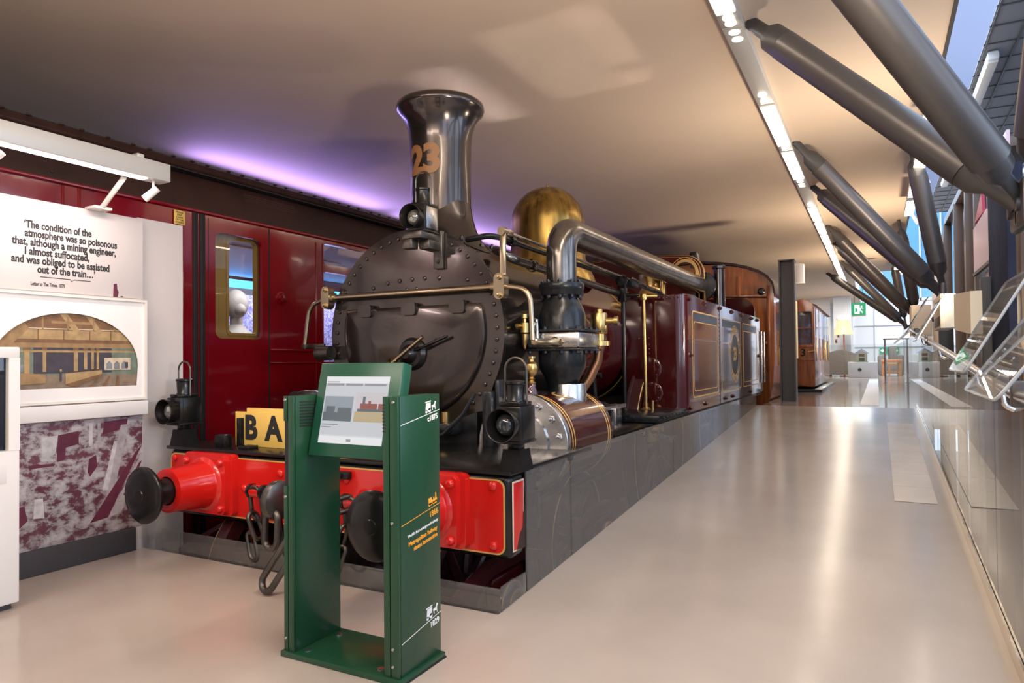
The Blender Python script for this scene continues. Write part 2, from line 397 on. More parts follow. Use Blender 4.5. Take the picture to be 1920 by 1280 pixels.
        for q in (mats if isinstance(mats, (list, tuple)) else [mats]): me.materials.append(M[q] if isinstance(q, str) else q)
        o = bpy.data.objects.new(name, me); COL.objects.link(o)
        if parent:
            o.parent = parent; ORG[o.as_pointer()] = tuple(org)
        else:
            o.location = org; ORG[o.as_pointer()] = tuple(org)
        return o
ORG = {}
def tag(o, label=None, cat=None, group=None, kind=None):
    if label: o['label'] = label
    if cat: o['category'] = cat
    if group: o['group'] = group
    if kind: o['kind'] = kind
    return o
def thing(name, loc, label, cat, group=None):
    o = bpy.data.objects.new(name, None); COL.objects.link(o); o.location = loc; o.empty_display_size = 0.1
    ORG[o.as_pointer()] = tuple(loc)
    return tag(o, label, cat, group)
def dup(root, loc, label, group=None):
    r = root.copy(); COL.objects.link(r); r.location = loc; r['label'] = label
    if group: r['group'] = group
    for ch in list(root.children):
        c = ch.copy(); COL.objects.link(c); c.parent = r
        for g in list(ch.children):
            d = g.copy(); COL.objects.link(d); d.parent = c
    return r
def struct(name, mb, mats, label=None):
    o = mb.build(name, mats); o['kind'] = 'structure'
    if label: o['label'] = label
    return o

# ================================================================== SETTING
RZ = 0.0634
def ramp(y): return 0.0 if y < 2.6 else (RZ*(y-2.6) if y < 9.9 else 0.463)
GX = 0.42          # glass balustrade line on the right
LX = -1.475        # glass barrier line beside the locomotive
b = MB()
b.prism([(-3.2, -0.7), (-3.2, 0), (2.62, 0), (2.62, -0.7)], 'YZ', -3.95, LX)
b.prism([(-3.2, -0.7), (-3.2, 0), (2.6, 0), (9.9, 0.463), (9.9, -0.7)], 'YZ', LX, GX)
struct('floor', b, 'floor', 'pale beige resin floor rising in a ramp beside the locomotive')
b = MB(); b.box(-1.30, 9.9, -0.7, GX, 20, 0.463); b.box(-8.5, 20, -0.7, 4.5, 31, 0.463); b.box(-1.47, 9.9, -0.7, -1.30, 20, 0.44)
struct('trim_1', b, 'floor_up', 'polished grey stone floor of the upper landing')
b = MB()
for k in range(8):
    y0 = 5.15+k*0.431
    b.prism([(y0, RZ*(y0-2.6)+0.002), (y0+0.426, RZ*(y0+0.426-2.6)+0.002), (y0+0.426, RZ*(y0+0.426-2.6)+0.005), (y0, RZ*(y0-2.6)+0.005)], 'YZ', 0.082, 0.325)
struct('trim_2', b, 'tile', 'strip of pale tiles let into the ramp floor')
b = MB(); b.box(-0.22, 10.3, 0.463, 0.01, 22.5, 0.467)
struct('trim_3', b, 'white', 'white floor line across the upper landing')
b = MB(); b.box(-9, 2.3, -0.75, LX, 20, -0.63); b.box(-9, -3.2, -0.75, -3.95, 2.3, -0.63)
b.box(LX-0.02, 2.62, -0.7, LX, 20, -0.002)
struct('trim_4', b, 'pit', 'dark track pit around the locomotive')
b = MB(); b.box(0.45, -3.2, -2.6, 3.2, 31, -2.5)
struct('trim_5', b, 'void', 'dark lower hall floor beyond the glass balustrade')
b = MB(); b.box(GX+0.004, -3.2, -2.5, GX+0.06, 20, -0.71); struct('trim_6', b, 'base', 'edge of the upper floor')
b = MB(); b.box(-9, -3.2, 3.256, 0.445, 19.5, 3.45); b.box(-9, 19.5, 3.256, -0.55, 31, 3.45)
struct('ceiling', b, 'ceiling', 'beige plaster ceiling over the trains')
b = MB(); b.box(0.445, -3.2, 3.25, 0.47, 19.5, 3.50); struct('trim_7', b, 'strutdark', 'dark edge of the ceiling')
b = MB(); b.box(-9.1, -3.2, -0.7, -9, 31, 3.3); struct('wall_far_left', b, 'wallgrey')
b = MB(); b.box(-9.1, -3.3, -2.6, 3.3, -3.2, 6.5); struct('wall_behind', b, 'wall')
b = MB(); b.prism([(-3.2, -2.6), (31, -2.6), (31, 7.5), (-3.2, 7.5)], 'YZ', 3.2, 3.3, holes=[[(y, 1.0), (y+2.6, 1.0), (y+2.6, 6.4), (y, 6.4)] for y in (-2.8, 0.4, 3.6)])
struct('wall_right', b, 'bluewall', 'blue grey wall with tall daylight windows')
b = MB(); b.box(-9, 31, -0.7, 4.6, 31.1, 3.3); b.box(-1.3, 30.9, 0.463, -0.85, 31, 3.3)
struct('wall_back', b, 'wallwhite')
b = MB()
for x in (-0.1, 0.9, 2.0): b.box(x, 30.94, 0.463, x+0.03, 31, 3.3)
for z in (1.5, 2.35): b.box(-0.8, 30.94, z, 3.2, 31, z+0.03)
struct('trim_8', b, 'wallgrey', 'panel joints of the white end wall')
M['skyblue'] = mat('blue_upper_wall', (0.16, 0.40, 0.56), 0.5)
b = MB(); b.box(-0.6, 31.0, 3.3, 4.6, 31.1, 8); struct('wall_back_upper', b, 'skyblue')
b = MB(); b.box(0.3, 20, 4.9, 3.3, 20.1, 16); b.box(1.0, 19.96, 4.9, 1.06, 20, 16); struct('wall_upper', b, 'upwall', 'pale blue grey wall high above the end of the hall')
b = MB()
for x in (0.1, 0.8, 1.5, 2.2): b.box(x, 30.9, 3.3, x+0.05, 31, 8)
b.box(-0.6, 30.9, 3.3, 4.6, 31, 3.4); struct('trim_9', b, 'wallwhite', 'white frame of the blue end bay')
# white column and return wall by the lounge
b = MB(); b.box(-1.35, 26.6, 0.463, -0.80, 27.0, 3.256); struct('trim_10', b, 'wallgrey', 'grey column behind the lamp')
b = MB(); b.box(-6, 27.5, 0.463, -1.5, 27.6, 3.256); b.box(-1.6, 23.2, 0.463, -1.5, 27.5, 3.256) if False else None
struct('wall_lounge', b, 'wallwhite')

# exhibition wall on the left
b = MB(); b.box(-4.02, -3.2, 0, -3.93, 2.615, 1.985); struct('wall_left', b, 'wall', 'white exhibition wall carrying the quote and pictures')
b = MB(); b.box(-4.06, 2.615, -0.62, -3.985, 2.925, 2.005); struct('trim_11', b, 'wall', 'narrow set back end panel of the exhibition wall')
b = MB(); b.box(-3.945, -3.2, 0, -3.912, 2.56, 0.135, 0.003); struct('baseboard_left', b, 'base', 'dark grey plinth of the exhibition wall')

# ================================================================== EXHIBITION WALL CONTENTS
wx = -3.93
t = thing('quote_panel', (wx, 2.2, 1.50), 'pale panel with a quotation about poisonous atmosphere in dark lettering', 'panel')
b = MB(); b.box(wx+0.001, 1.0, 1.500, wx+0.008, 2.608, 1.984, 0.001); b.build('board', 'wall', t)
b = MB(); tx = wx+0.0085
lines = [("\u2018The condition of the", 1.952, 2.300, 1.846), ("atmosphere was so poisonous", 1.955, 2.448, 1.800), ("that, although a mining engineer,", 1.895, 2.442, 1.754),
         ("I almost suffocated,", 1.955, 2.288, 1.706), ("and was obliged to be assisted", 1.893, 2.404, 1.660), ("out of the train\u2026\u2019", 2.017, 2.322, 1.614)]
def textfit(b, s, y0, y1, z, size, bold=0.0, mk=EAST, x=tx, ext=0.0006):
    cu = bpy.data.curves.new('t', 'FONT'); cu.body = s; cu.size = size; cu.offset = bold
    ob = bpy.data.objects.new('t', cu); COL.objects.link(ob); bpy.context.view_layer.update(); wd = ob.dimensions.x
    bpy.data.objects.remove(ob); bpy.data.curves.remove(cu)
    b.text(s, size, mk(x, (y0+y1)/2, z), ext, bold, sx=(y1-y0)/wd)
for s, a, c, z in lines: textfit(b, s, a, c, z, 0.056, 0.0019)
textfit(b, "Letter to The Times, 1879", 1.985, 2.155, 1.536, 0.027, 0.0006)
b.box(tx, 2.030, 1.5740, tx+0.0006, 2.185, 1.578); b.box(tx, 2.205, 1.5740, tx+0.0006, 2.295, 1.578)
b.prism([(2.185, 1.578), (2.190, 1.560), (2.205, 1.578), (2.205, 1.5740), (2.1915, 1.566), (2.188, 1.5740)], 'YZ', tx, tx+0.0006)
b.build('lettering', 'letter', t)
b = MB(); b.prism([(2.425, 1.500), (2.428, 1.575), (2.447, 1.578), (2.450, 1.545), (2.458, 1.530), (2.452, 1.500)], 'YZ', tx, tx+0.0006); b.box(tx, 2.47, 1.502, tx+0.0006, 2.485, 1.508); b.build('dark_print', 'ph_maroon', t)

t = thing('framed_painting', (wx, 2.2, 0.895), 'cream framed watercolour of an arched station interior in a white mount', 'picture')
b = MB(); y0, y1, z0, z1 = 1.42, 2.622, 0.895, 1.492
b.prism([(y0, z0), (y1, z0), (y1, z1), (y0, z1)], 'YZ', wx, wx+0.03, holes=[[(y0+.014, z0+.014), (y1-.014, z0+.014), (y1-.014, z1-.014), (y0+.014, z1-.014)]]); b.build('frame', 'offwhite', t)
arch = [(1.80, 0.98), (2.565, 0.98)]+[(2.183+0.39*math.cos(a)*(1 if abs(math.cos(a)) < 1 else 1), 1.10+0.29*math.sin(a)) for a in [PI*i/24 for i in range(0, 25)]]
b = MB(); b.prism([(y0+.012, z0+.012), (y1-.012, z0+.012), (y1-.012, z1-.012), (y0+.012, z1-.012)], 'YZ', wx+0.012, wx+0.016, holes=[arch]); b.build('mount', 'white', t)
pc = ['art_brown', 'art_ochre', 'art_beam', 'art_dark', 'art_floor', 'art_light', 'art_grey', 'art_green']
b = MB(); lay = [0]
def pp(pts, mi):
    b.mi = mi; lay[0] += 1; d = wx+0.004+lay[0]*0.00012; b.prism(pts, 'YZ', d-0.00008, d)
def pr(a, c, d, e, mi): pp([(a, c), (d, c), (d, e), (a, e)], mi)
pr(1.75, 0.96, 2.6, 1.41, 0); pr(1.75, 0.96, 2.6, 1.05, 4); pr(1.80, 1.05, 2.6, 1.22, 7); pr(2.0, 1.06, 2.42, 1.20, 3)
pr(1.75, 1.245, 2.6, 1.295, 2); pr(1.75, 1.300, 2.6, 1.305, 5); pr(1.75, 1.20, 2.6, 1.225, 1); pr(1.75, 1.175, 2.6, 1.186, 2)
pp([(1.80, 1.20), (1.88, 1.20), (1.98, 1.30), (1.95, 1.34)], 1); pp([(2.2, 1.295), (2.24, 1.295), (2.16, 1.40), (2.12, 1.40)], 2); pp([(2.33, 1.295), (2.36, 1.295), (2.30, 1.38), (2.27, 1.38)], 2)
pr(2.09, 1.33, 2.30, 1.345, 1)
for a in (2.02, 2.15, 2.29, 2.41): pr(a, 1.245, a+0.006, 1.295, 0); pr(a+0.02, 1.30, a+0.03, 1.37, 1)
for a, wd, z in ((1.83, .028, 1.03), (1.955, .026, 1.06), (2.045, .018, 1.07), (2.205, .022, 1.07), (2.26, .018, 1.08), (2.30, .015, 1.08), (2.33, .014, 1.08)): pr(a, z, a+wd, 1.19, 2); pr(a-.004, 1.185, a+wd+.004, 1.2, 0)
pr(2.375, 1.075, 2.53, 1.145, 5)
for a in (2.385, 2.43, 2.475): pp([(a, 1.08), (a+0.035, 1.08), (a+0.035, 1.11), (a+0.018, 1.128), (a, 1.11)], 6)
pr(2.495, 1.085, 2.515, 1.12, 3)
pp([(1.86, 1.0), (2.06, 1.01), (2.06, 1.055), (1.86, 1.075)], 1); pp([(2.16, 1.0), (2.36, 1.055), (2.36, 1.075), (2.16, 1.06)], 2); pp([(2.16, 1.0), (2.36, 1.055), (2.36, 1.04), (2.2, 0.985)], 0)
pr(1.88, 1.07, 1.95, 1.11, 6); pr(1.90, 1.11, 1.915, 1.15, 3); pr(2.13, 1.02, 2.142, 1.07, 3); pr(2.13, 1.07, 2.141, 1.083, 2)
for k in range(4): pp([(2.30+k*.05, 1.04), (2.31+k*.05, 1.04), (2.22+k*.08, 0.98), (2.20+k*.08, 0.98)], 0)
b.build('painting', pc, t)
b = MB(); b.box(wx, 0.9, 0.806, wx+0.05, 2.615, 0.888, 0.003)
tag(b.build('picture_ledge', 'white'), 'plain white ledge running under the framed painting', 'ledge')

t = thing('ruin_photo_mural', (wx, 2.0, 0.136), 'maroon tinted photograph of a ruined brick building under the white ledge', 'mural')
b = MB(); b.box(wx+0.001, 0.6, 0.137, wx+0.006, 2.606, 0.800, 0.001); b.build('print', 'mural', t)
b = MB(); lay[0] = 0
def pp2(pts, mi):
    b.mi = mi; lay[0] += 1; b.prism(pts, 'YZ', wx+0.006, wx+0.0062+lay[0]*0.0001)
def C(u, v): return (1.925+(u/1000)*0.685, 0.136+(1-v/1000)*0.655)
def pm(pts, mi): pp2([C(*p) for p in pts], mi)
pm([(290, 100), (450, 80), (450, 190), (350, 210), (340, 310), (280, 320)], 0); pm([(170, 110), (290, 100), (270, 250), (170, 300)], 2)
pm([(530, 330), (590, 300), (600, 400), (540, 480), (520, 440)], 0); pm([(660, 20), (860, 10), (850, 90), (640, 130)], 0)
pm([(800, 60), (870, 60), (740, 640), (670, 640)], 1); pm([(740, 200), (770, 200), (690, 620), (640, 620)], 2)
pm([(930, 320), (990, 260), (690, 860), (540, 880)], 0); pm([(990, 330), (1000, 420), (800, 840), (690, 860)], 1); pm([(960, 420), (990, 400), (870, 700), (820, 690)], 0)
pm([(120, 600), (180, 600), (190, 760), (110, 750)], 2); pm([(0, 640), (50, 640), (70, 760), (0, 820)], 0); pm([(80, 320), (270, 330), (260, 350), (80, 350)], 0)
pm([(530, 20), (560, 20), (560, 220), (530, 220)], 2); pm([(600, 20), (625, 20), (625, 180), (600, 180)], 1)
b.build('photo_detail', ['ph_maroon', 'ph_grey', 'ph_pale'], t)

# lamp bracket over the wall
t = thing('wall_display_light', (-3.55, 1.6, 2.11), 'long white light bar on an arm above the quote panel', 'light')
b = MB(); b.box(-3.60, -0.2, 2.128, -3.50, 2.494, 2.228, 0.004); b.build('housing', 'alu', t)
tag(MB().box(-3.575, 1.655, 2.1235, -3.520, 2.37, 2.1285, 0.001).build('led_strip', 'strip2', t), 'glowing pinkish white strip')
for y in (2.30, 0.3):
    b = MB(); b.tube(fillet([(-3.925, y+0.02, 1.995), (-3.86, y+0.02, 1.99), (-3.62, y, 2.13)], 0.02, 4), 0.014, 8); b.box(-3.935, y-0.03, 1.983, -3.84, y+0.07, 1.998, 0.002); b.build('arm', 'offwhite', t)
b = MB(); b.box(-3.60, 2.33, 2.228, -3.55, 2.37, 2.262, 0.003); b.build('top_bracket', 'alu', t)
area('led_strip_light', (-3.57, 2.0, 2.115), (-3.62, 2.0, 0), 0.7, 0.08, 5, (1.0, 0.80, 0.76))
for y, lb in ((2.43, 'small white spotlight hanging at the far end of the light bar'), (1.655, 'small white spotlight at the left edge of the photo under the light bar')):
    s = thing('spotlight', (-3.56, y, 2.05), lb, 'spotlight', 'spotlights under the wall light bar')
    b = MB(); b.cyl((-3.56, y, 2.128), (-3.56, y, 2.085), 0.007, n=8); b.build('stem', 'white', s)
    b = MB(); b.cyl((-3.545, y+0.015, 2.09), (-3.60, y-0.025, 2.03), 0.019, 0.021, 16); b.build('head', 'white', s)
    b = MB(); b.cyl((-3.60, y-0.025, 2.03), (-3.601, y-0.0258, 2.029), 0.017, n=16); b.build('bulb', 'spotglow', s)

# display cabinet cut by the left edge
t = thing('display_cabinet', (-3.70, 1.4, 0), 'white display cabinet with a dark glass window at the left edge', 'cabinet')
x0, x1, y0, y1 = -3.905, -3.47, 0.9, 1.713
b = MB(); b.box(x0, y0, 0.03, x1, y1, 0.72, 0.006); b.box(x0, y0, 1.14, x1, y1, 1.19, 0.006)
b.box(x0+0.001, y0, 0.721, x0+0.03, y1, 1.139); b.box(x1-0.03, y1-0.045, 0.7195, x1, y1, 1.1405); b.box(x0+0.02, y1-0.028, 0.72, x1-0.035, y1-0.002, 1.14); b.box(x1-0.03, y0, 0.7195, x1, y0+0.05, 1.1405)
b.build('body', 'white', t)
b = MB(); b.box(x0+0.02, y0+0.02, 0.0, x1-0.03, y1-0.02, 0.03); b.build('foot', 'base', t)
b = MB(); b.box(x0+0.04, y0+0.05, 0.72, x1-0.05, y1-0.04, 0.735); b.build('shelf', 'navy', t)
b = MB(); b.box(x0+0.03, y1-0.037, 0.73, x1-0.04, y1-0.031, 1.15); b.build('backing', 'navy', t)
b = MB(); b.box(x1-0.012, y0+0.05, 0.72, x1-0.008, y1-0.045, 1.14); b.build('window', 'glass', t)
b = MB(); b.box(x0+0.10, y0+0.15, 0.735, x1-0.10, y1-0.10, 0.86, 0.02); tag(b.build('display_item', 'orange'), 'orange exhibit inside the white display cabinet', 'exhibit')
b = MB(); b.box(x1, y0+0.2, 0.575, x1+0.002, y1-0.055, 0.66, 0.0005); b.build('label_plate', 'white', t)
b = MB(); b.text('9', 0.055, EAST(x1+0.0025, y1-0.138, 0.617), bold=0.002); b.build('number', 'letter', t)

# small acrylic label holder near the wall
t = thing('acrylic_label_stand', (-3.86, 2.60, 0), 'small clear acrylic stand beside the left buffer and mural', 'stand')
b = MB(); b.box(-3.945, 2.600, 0.0, -3.80, 2.607, 0.44, 0.002); b.build('sheet', 'acrylic', t)
b = MB(); b.box(-3.93, 2.592, 0.37, -3.86, 2.599, 0.43, 0.001); b.build('label_card', 'white', t)

# ================================================================== GLASS BARRIERS
k = 0
segs = [(-3.78, -3.62, 0.13), (-3.61, -2.60, 0.125), (-2.595, -1.475, 0.105)]
lbs = ['short low glass pane beside the white end panel', 'low glass barrier pane under the left half of the red buffer beam', 'low glass barrier pane under the right half of the red buffer beam']
for (a, c, h), lb in zip(segs, lbs):
    b = MB(); b.box(a, 2.632, -0.02, c, 2.642, h, 0.001); tag(b.build('low_glass_panel', 'glassside'), lb, 'glass panel', 'low glass barrier at the front of the pit')
b = MB(); b.box(-1.478, 2.644, -0.02, -1.470, 2.875, 0.115, 0.001); tag(b.build('low_glass_panel', 'glassside'), 'short low glass return at the right front corner of the pit', 'glass panel', 'low glass barrier at the front of the pit')
ys = [2.885, 3.418, 5.52, 7.8, 9.85]
lbs = ['tall narrow glass barrier pane right behind the buffer beam end', 'glass barrier pane in front of the maroon cylinder', 'glass barrier pane under the front of the side tank', 'glass barrier pane under the rear of the side tank']
for i in range(4):
    a, c = ys[i]+0.006, ys[i+1]-0.006; b = MB()
    b.prism([(a, ramp(a)-0.005), (c, ramp(c)-0.005), (c, 0.612), (a, 0.612)], 'YZ', LX-0.004, LX+0.004)
    o = tag(b.build('barrier_glass_panel', 'glassside', smooth=False), lbs[i], 'glass panel', 'glass barrier beside the locomotive')
    if i < 1:
        b = MB(); b.box(LX-0.012, c-0.012, 0.565, LX+0.012, c+0.03, 0.585, 0.002); b.build('clip', 'strutdark', o)
# right balustrade
ys = [1.15, 2.26, 3.377, 4.40, 5.45, 6.52, 7.55, 8.6, 9.75, 10.85, 12.0, 13.1, 14.2, 15.4, 16.6, 17.9, 19.2]
for i in range(len(ys)-1):
    a, c = ys[i]+0.004, ys[i+1]-0.004; b = MB()
    b.prism([(a, ramp(a)-0.03), (c, ramp(c)-0.03), (c, ramp(c)+0.93), (a, ramp(a)+0.93)], 'YZ', GX-0.006, GX+0.006)
    n = ['nearest', 'second nearest', 'third nearest', 'fourth nearest', 'fifth nearest', 'sixth nearest', 'seventh nearest', 'eighth nearest', 'ninth nearest', 'tenth nearest', 'eleventh nearest', 'twelfth nearest', 'thirteenth nearest', 'fourteenth nearest', 'fifteenth nearest', 'farthest'][i]
    tag(b.build('balustrade_glass_panel', 'glassrail', smooth=False), f'{n} reflective glass pane of the balustrade right of the ramp', 'glass panel', 'glass balustrade along the ramp')
b = MB(); b.tube([(0.375, 1.0, ramp(1)+0.985), (0.375, 2.6, 0.985), (0.375, 9.9, 1.448), (0.375, 19.3, 1.448)], 0.019, 14)
hr = tag(b.build('handrail', 'chrome'), 'brushed metal tube handrail along the glass balustrade', 'handrail')
b = MB(); b.prism([(1.15, 0.0), (2.6, 0.0), (9.9, 0.463), (9.9, 0.525), (2.6, 0.062), (1.15, 0.062)], 'YZ', GX-0.016, GX-0.008)
struct('trim_12', b, 'kick', 'thin metal edge at the foot of the glass balustrade')
for y in (2.2, 2.9, 3.6, 5.6, 7.6, 9.6):
    b = MB(); z = ramp(y)+0.985+(0 if y > 2.6 else 0)
    b.tube(fillet([(0.378, y, z-0.015), (0.385, y, z-0.07), (GX-0.006, y, z-0.085)], 0.02, 4), 0.009, 8); b.build('handrail_bracket', 'chrome', hr)
# acrylic label panels on the handrail
def acr(y0, y1, xb, zb, xt, zt, lb, note=False):
    t = thing('acrylic_lectern', (0.375, (y0+y1)/2, zb), lb, 'label panel', 'clear acrylic label panels on the handrail')
    L = math.hypot(xt-xb, zt-zb); mt = frame(((xb), y0, zb), (0, 1, 0), (xt-xb, 0, zt-zb))
    b = MB(); b.prism([(p, q) for p, q in rrect(0, 0, y1-y0, L, 0.03)], 'XZ', 0, 0.011, mtx=mt @ Matrix.Rotation(-PI/2, 4, 'X') @ Matrix.Diagonal((1, 1, 1, 1))) if False else None
    r = rrect(0, 0, y1-y0, L, 0.03); A = [mt @ Vector((p, q, 0)) for p, q in r]; B = [mt @ Vector((p, q, 0.012)) for p, q in r]
    a = [b.bm.verts.new(v) for v in A]; c = [b.bm.verts.new(v) for v in B]; n = len(r)
    b._f(a[::-1]); b._f(c)
    for i in range(n): b._f([a[i], a[(i+1) % n], c[(i+1) % n], c[i]])
    b.build('sheet', 'acrylic', t)
    b = MB(); b.tube([mt @ Vector((p, q, 0.006)) for p, q in r], 0.0045, 8, closed=True); tag(b.build('edge_glint', 'acredge', t), 'pale tube painted as light caught by the edge')
    b = MB()
    for p in (0.12, 0.5, 0.88):
        for q in (0.07, 0.13):
            c0 = mt @ Vector(((y1-y0)*p, q, 0.012)); b.lathe([(0.008, 0), (0.008, 0.004), (0, 0.006)], c0, (mt.to_3x3() @ Vector((0, 0, 1))), 10)
    b.build('screws', 'chrome', t)
    for p in (0.25, 0.75):
        y = y0+(y1-y0)*p; zr = ramp(y)+0.985; MB().box(0.355, y-0.02, zr-0.035, 0.40, y+0.02, zr+0.045, 0.006).build('clamp', 'strut', t)
    if note:
        b = MB()
        c0 = [mt @ Vector((p, q, 0.0135)) for p, q in ((0.02, 0.17), (0.20, 0.17), (0.20, 0.34), (0.02, 0.34))]
        v = [b.bm.verts.new(q) for q in c0]; v2 = [b.bm.verts.new(q+(mt.to_3x3() @ Vector((0, 0, 0.001)))) for q in c0]
        b._f(v[::-1]); b._f(v2)
        for i in range(4): b._f([v[i], v[(i+1) % 4], v2[(i+1) % 4], v2[i]])
        b.build('yellow_note', 'yellow', t)
acr(2.05, 2.72, 0.25, 1.000, 0.50, 1.345, 'nearest clear acrylic label panel with a yellow note at the right edge', True)
acr(2.78, 3.32, 0.255, 1.055, 0.45, 1.40, 'second nearest clear acrylic label panel leaning on the handrail')
acr(6.3, 6.9, 0.27, 1.24, 0.47, 1.60, 'far clear acrylic label panel beside the cream boxes')
acr(8.3, 8.9, 0.27, 1.37, 0.47, 1.73, 'farthest clear acrylic label panel along the handrail')

# ================================================================== CEILING STRIP LIGHTS
XS = -0.775
def strip_unit(y0, y1, lit, label):
    t = thing('strip_light', (XS, y0, 3.20), label, 'strip light', 'strip lights along the ceiling above the ramp')
    b = MB(); b.box(XS-0.065, y0, 3.2, XS+0.065, y1, 3.256, 0.004); b.build('housing', 'alu', t)
    if lit:
        b = MB(); b.box(XS-0.055, y0+0.05, 3.192, XS+0.055, y1-0.20, 3.201, 0.002); b.build('diffuser', 'strip', t)
        sp = [y1-0.13, y1-0.05]
    else: sp = [y0+0.07, y0+0.18, y1-0.22, y1-0.08]
    for y in sp:
        b = MB(); b.lathe([(0.034, 0.0), (0.034, -0.006), (0.027, -0.007), (0.0, -0.004)], (XS, y, 3.2005), (0, 0, 1), 16); b.build('spot', 'spotglow', t)
order = ['nearest lit strip light at the top edge of the photo', 'unlit strip light housing between the first two lit strips', 'second lit strip light from the camera', 'third lit strip light from the camera', 'unlit strip light housing after the third lit strip',
         'fourth lit strip light from the camera', 'fifth lit strip light from the camera', 'sixth lit strip light from the camera', 'seventh lit strip light from the camera', 'eighth lit strip light from the camera', 'ninth lit strip light from the camera', 'tenth lit strip light from the camera', 'eleventh lit strip light from the camera', 'farthest lit strip light in the ceiling row']
y = 3.02
for lb in order:
    lit = not lb.startswith('unlit'); ln = 1.44 if lit else 1.5
    if y > 9.5: ln = 1.25
    strip_unit(y, y+ln-0.01, lit, lb); y += ln
# overhead fittings nearer than the frame
tag(MB().box(XS-0.065, -2.5, 3.2, XS+0.065, 3.0, 3.256, 0.004).build('strip_light_rail', 'alu'), 'strip light housing continuing above the camera', 'strip light')
area('strip_light_lamp', (XS, 1.6, 3.19), (XS, 1.6, 0), 0.11, 2.4, 40, (1.0, 0.84, 0.66))

# ================================================================== LOCOMOTIVE
LC = -2.665
RAILZ = -0.60
loco = thing('steam_locomotive', (LC, 6.5, RAILZ), 'maroon and black steam tank locomotive with red buffer beam and brass dome', 'locomotive')
# --- buffer beam
bb = MB(); bb.box(-3.855, 2.735, 0.196, -1.475, 2.885, 0.588, 0.035, seg=3); beam = bb.build('buffer_beam', 'black', loco)
b = MB(); b.prism(rrect(-3.825, 0.228, -1.505, 0.560, 0.035), 'XZ', 2.730, 2.736)
for px, pz in ((-3.29, .504), (-3.184, .396), (-3.29, .272), (-2.04, .504), (-2.146, .396), (-2.04, .272), (-1.56, .535), (-1.56, .262), (-3.79, .535), (-3.79, .262), (-2.9, .5), (-2.43, .5)):
    b.lathe([(0.021, 0), (0.021, 0.010), (0.013, 0.017), (0, 0.019)], (px, 2.731, pz), (0, -1, 0), 14)
tag(b.build('face_panel', 'red', beam), 'glossy red face of the buffer beam')
b = MB(); b.prism(rrect(-3.830, 0.223, -1.500, 0.565, 0.040), 'XZ', 2.7285, 2.7335, holes=[rrect(-3.823, 0.230, -1.507, 0.558, 0.036)]); tag(b.build('gold_lining', 'gold', beam), 'thin gold line')
b = MB(); b.box(-1.476, 2.755, 0.235, -1.472, 2.868, 0.555, 0.0015); tag(b.build('end_panel', 'cream', beam), 'cream edged red end of the beam')
b = MB(); b.box(-1.473, 2.763, 0.243, -1.470, 2.860, 0.547, 0.001); b.build('end_panel_red', 'red', beam)
b = MB(); b.prism([(2.79, 0.24), (2.868, 0.235), (2.868, 0.40), (2.855, 0.40), (2.85, 0.33), (2.82, 0.31), (2.80, 0.27)], 'YZ', -1.471, -1.4685); b.build('chipped_paint', 'roof', beam)
# footplate over the beam
b = MB(); b.box(-3.87, 2.725, 0.585, -1.465, 3.72, 0.606, 0.006); b.box(-3.83, 3.7, 0.56, -1.98, 11.0, 0.585); b.box(-2.1, 4.4, 0.56, -1.56, 11.0, 0.60, 0.004)
b.build('running_plate', 'black', loco)
# --- buffers
for sx in (-1, 1):
    x = LC+sx*0.775; z = 0.412
    bf = MB(); fx = x-sx*0.0
    bf.prism(rrect(fx-0.205, z-0.175, fx+0.205, z+0.175, 0.03), 'XZ', 2.690, 2.735); bf.prism(rrect(fx-0.178, z-0.165, fx+0.178, z+0.165, 0.03), 'XZ', 2.655, 2.692)
    bf.lathe([(0.158, 2.656), (0.150, 2.648), (0.136, 2.640), (0.130, 2.625), (0.122, 2.46), (0.120, 2.425), (0.100, 2.420), (0.078, 2.424)], (x, 0, z), (0, 1, 0), 40)
    for dx in (-0.145, 0.145):
        for dz in (-0.130, 0.130): bf.lathe([(0.022, 0), (0.022, 0.012), (0.014, 0.022), (0, 0.024)], (fx+dx, 2.656, z+dz), (0, -1, 0), 12)
    bo = bf.build('buffer', 'red', loco)
    b = MB(); b.cyl((x, 2.43, z), (x, 2.31, z), 0.072, n=28); b.build('shank', 'black', bo)
    b = MB(); b.lathe([(0, 2.262), (0.03, 2.262), (0.034, 2.266), (0.10, 2.27), (0.143, 2.279), (0.151, 2.288), (0.150, 2.300), (0.138, 2.312), (0.075, 2.322), (0, 2.322)], (x, 0, z), (0, 1, 0), 48); b.build('buffer_head', 'black', bo)
# --- couplings
b = MB(); hx = LC
b.lathe([(0, -0.032), (0.075, -0.032), (0.096, -0.02), (0.10, 0), (0.096, 0.02), (0.075, 0.032), (0, 0.032)], (hx, 2.49, 0.418), (1, 0, 0), 36)
b.box(hx-0.03, 2.50, 0.36, hx+0.03, 2.735, 0.44, 0.012); hk = b.build('drawhook', 'lead', loco)
def link(c, a, l, wd, r, tilt=0.0):
    """long round-ended link: centre c, axis a in the YZ plane"""
    pts = []
    A = Vector(a).normalized(); Bv = Vector((1, 0, 0)) if abs(tilt) < 0.5 else A.cross(Vector((1, 0, 0))).normalized()
    if tilt == 1: Bv = A.cross(Vector((1, 0, 0))).normalized()
    for i in range(12): t = PI*i/11; pts.append(Vector(c)+A*(l/2+wd/2*math.sin(t))+Bv*wd/2*math.cos(t))
    for i in range(12): t = PI*i/11; pts.append(Vector(c)-A*(l/2+wd/2*math.sin(t))-Bv*wd/2*math.cos(t))
    m = MB(); m.tube(pts, r, 12, closed=True); return m
link((LC, 2.445, 0.28), (0, 0.05, 1), 0.10, 0.085, 0.017).build('coupling_link', 'lead', hk)
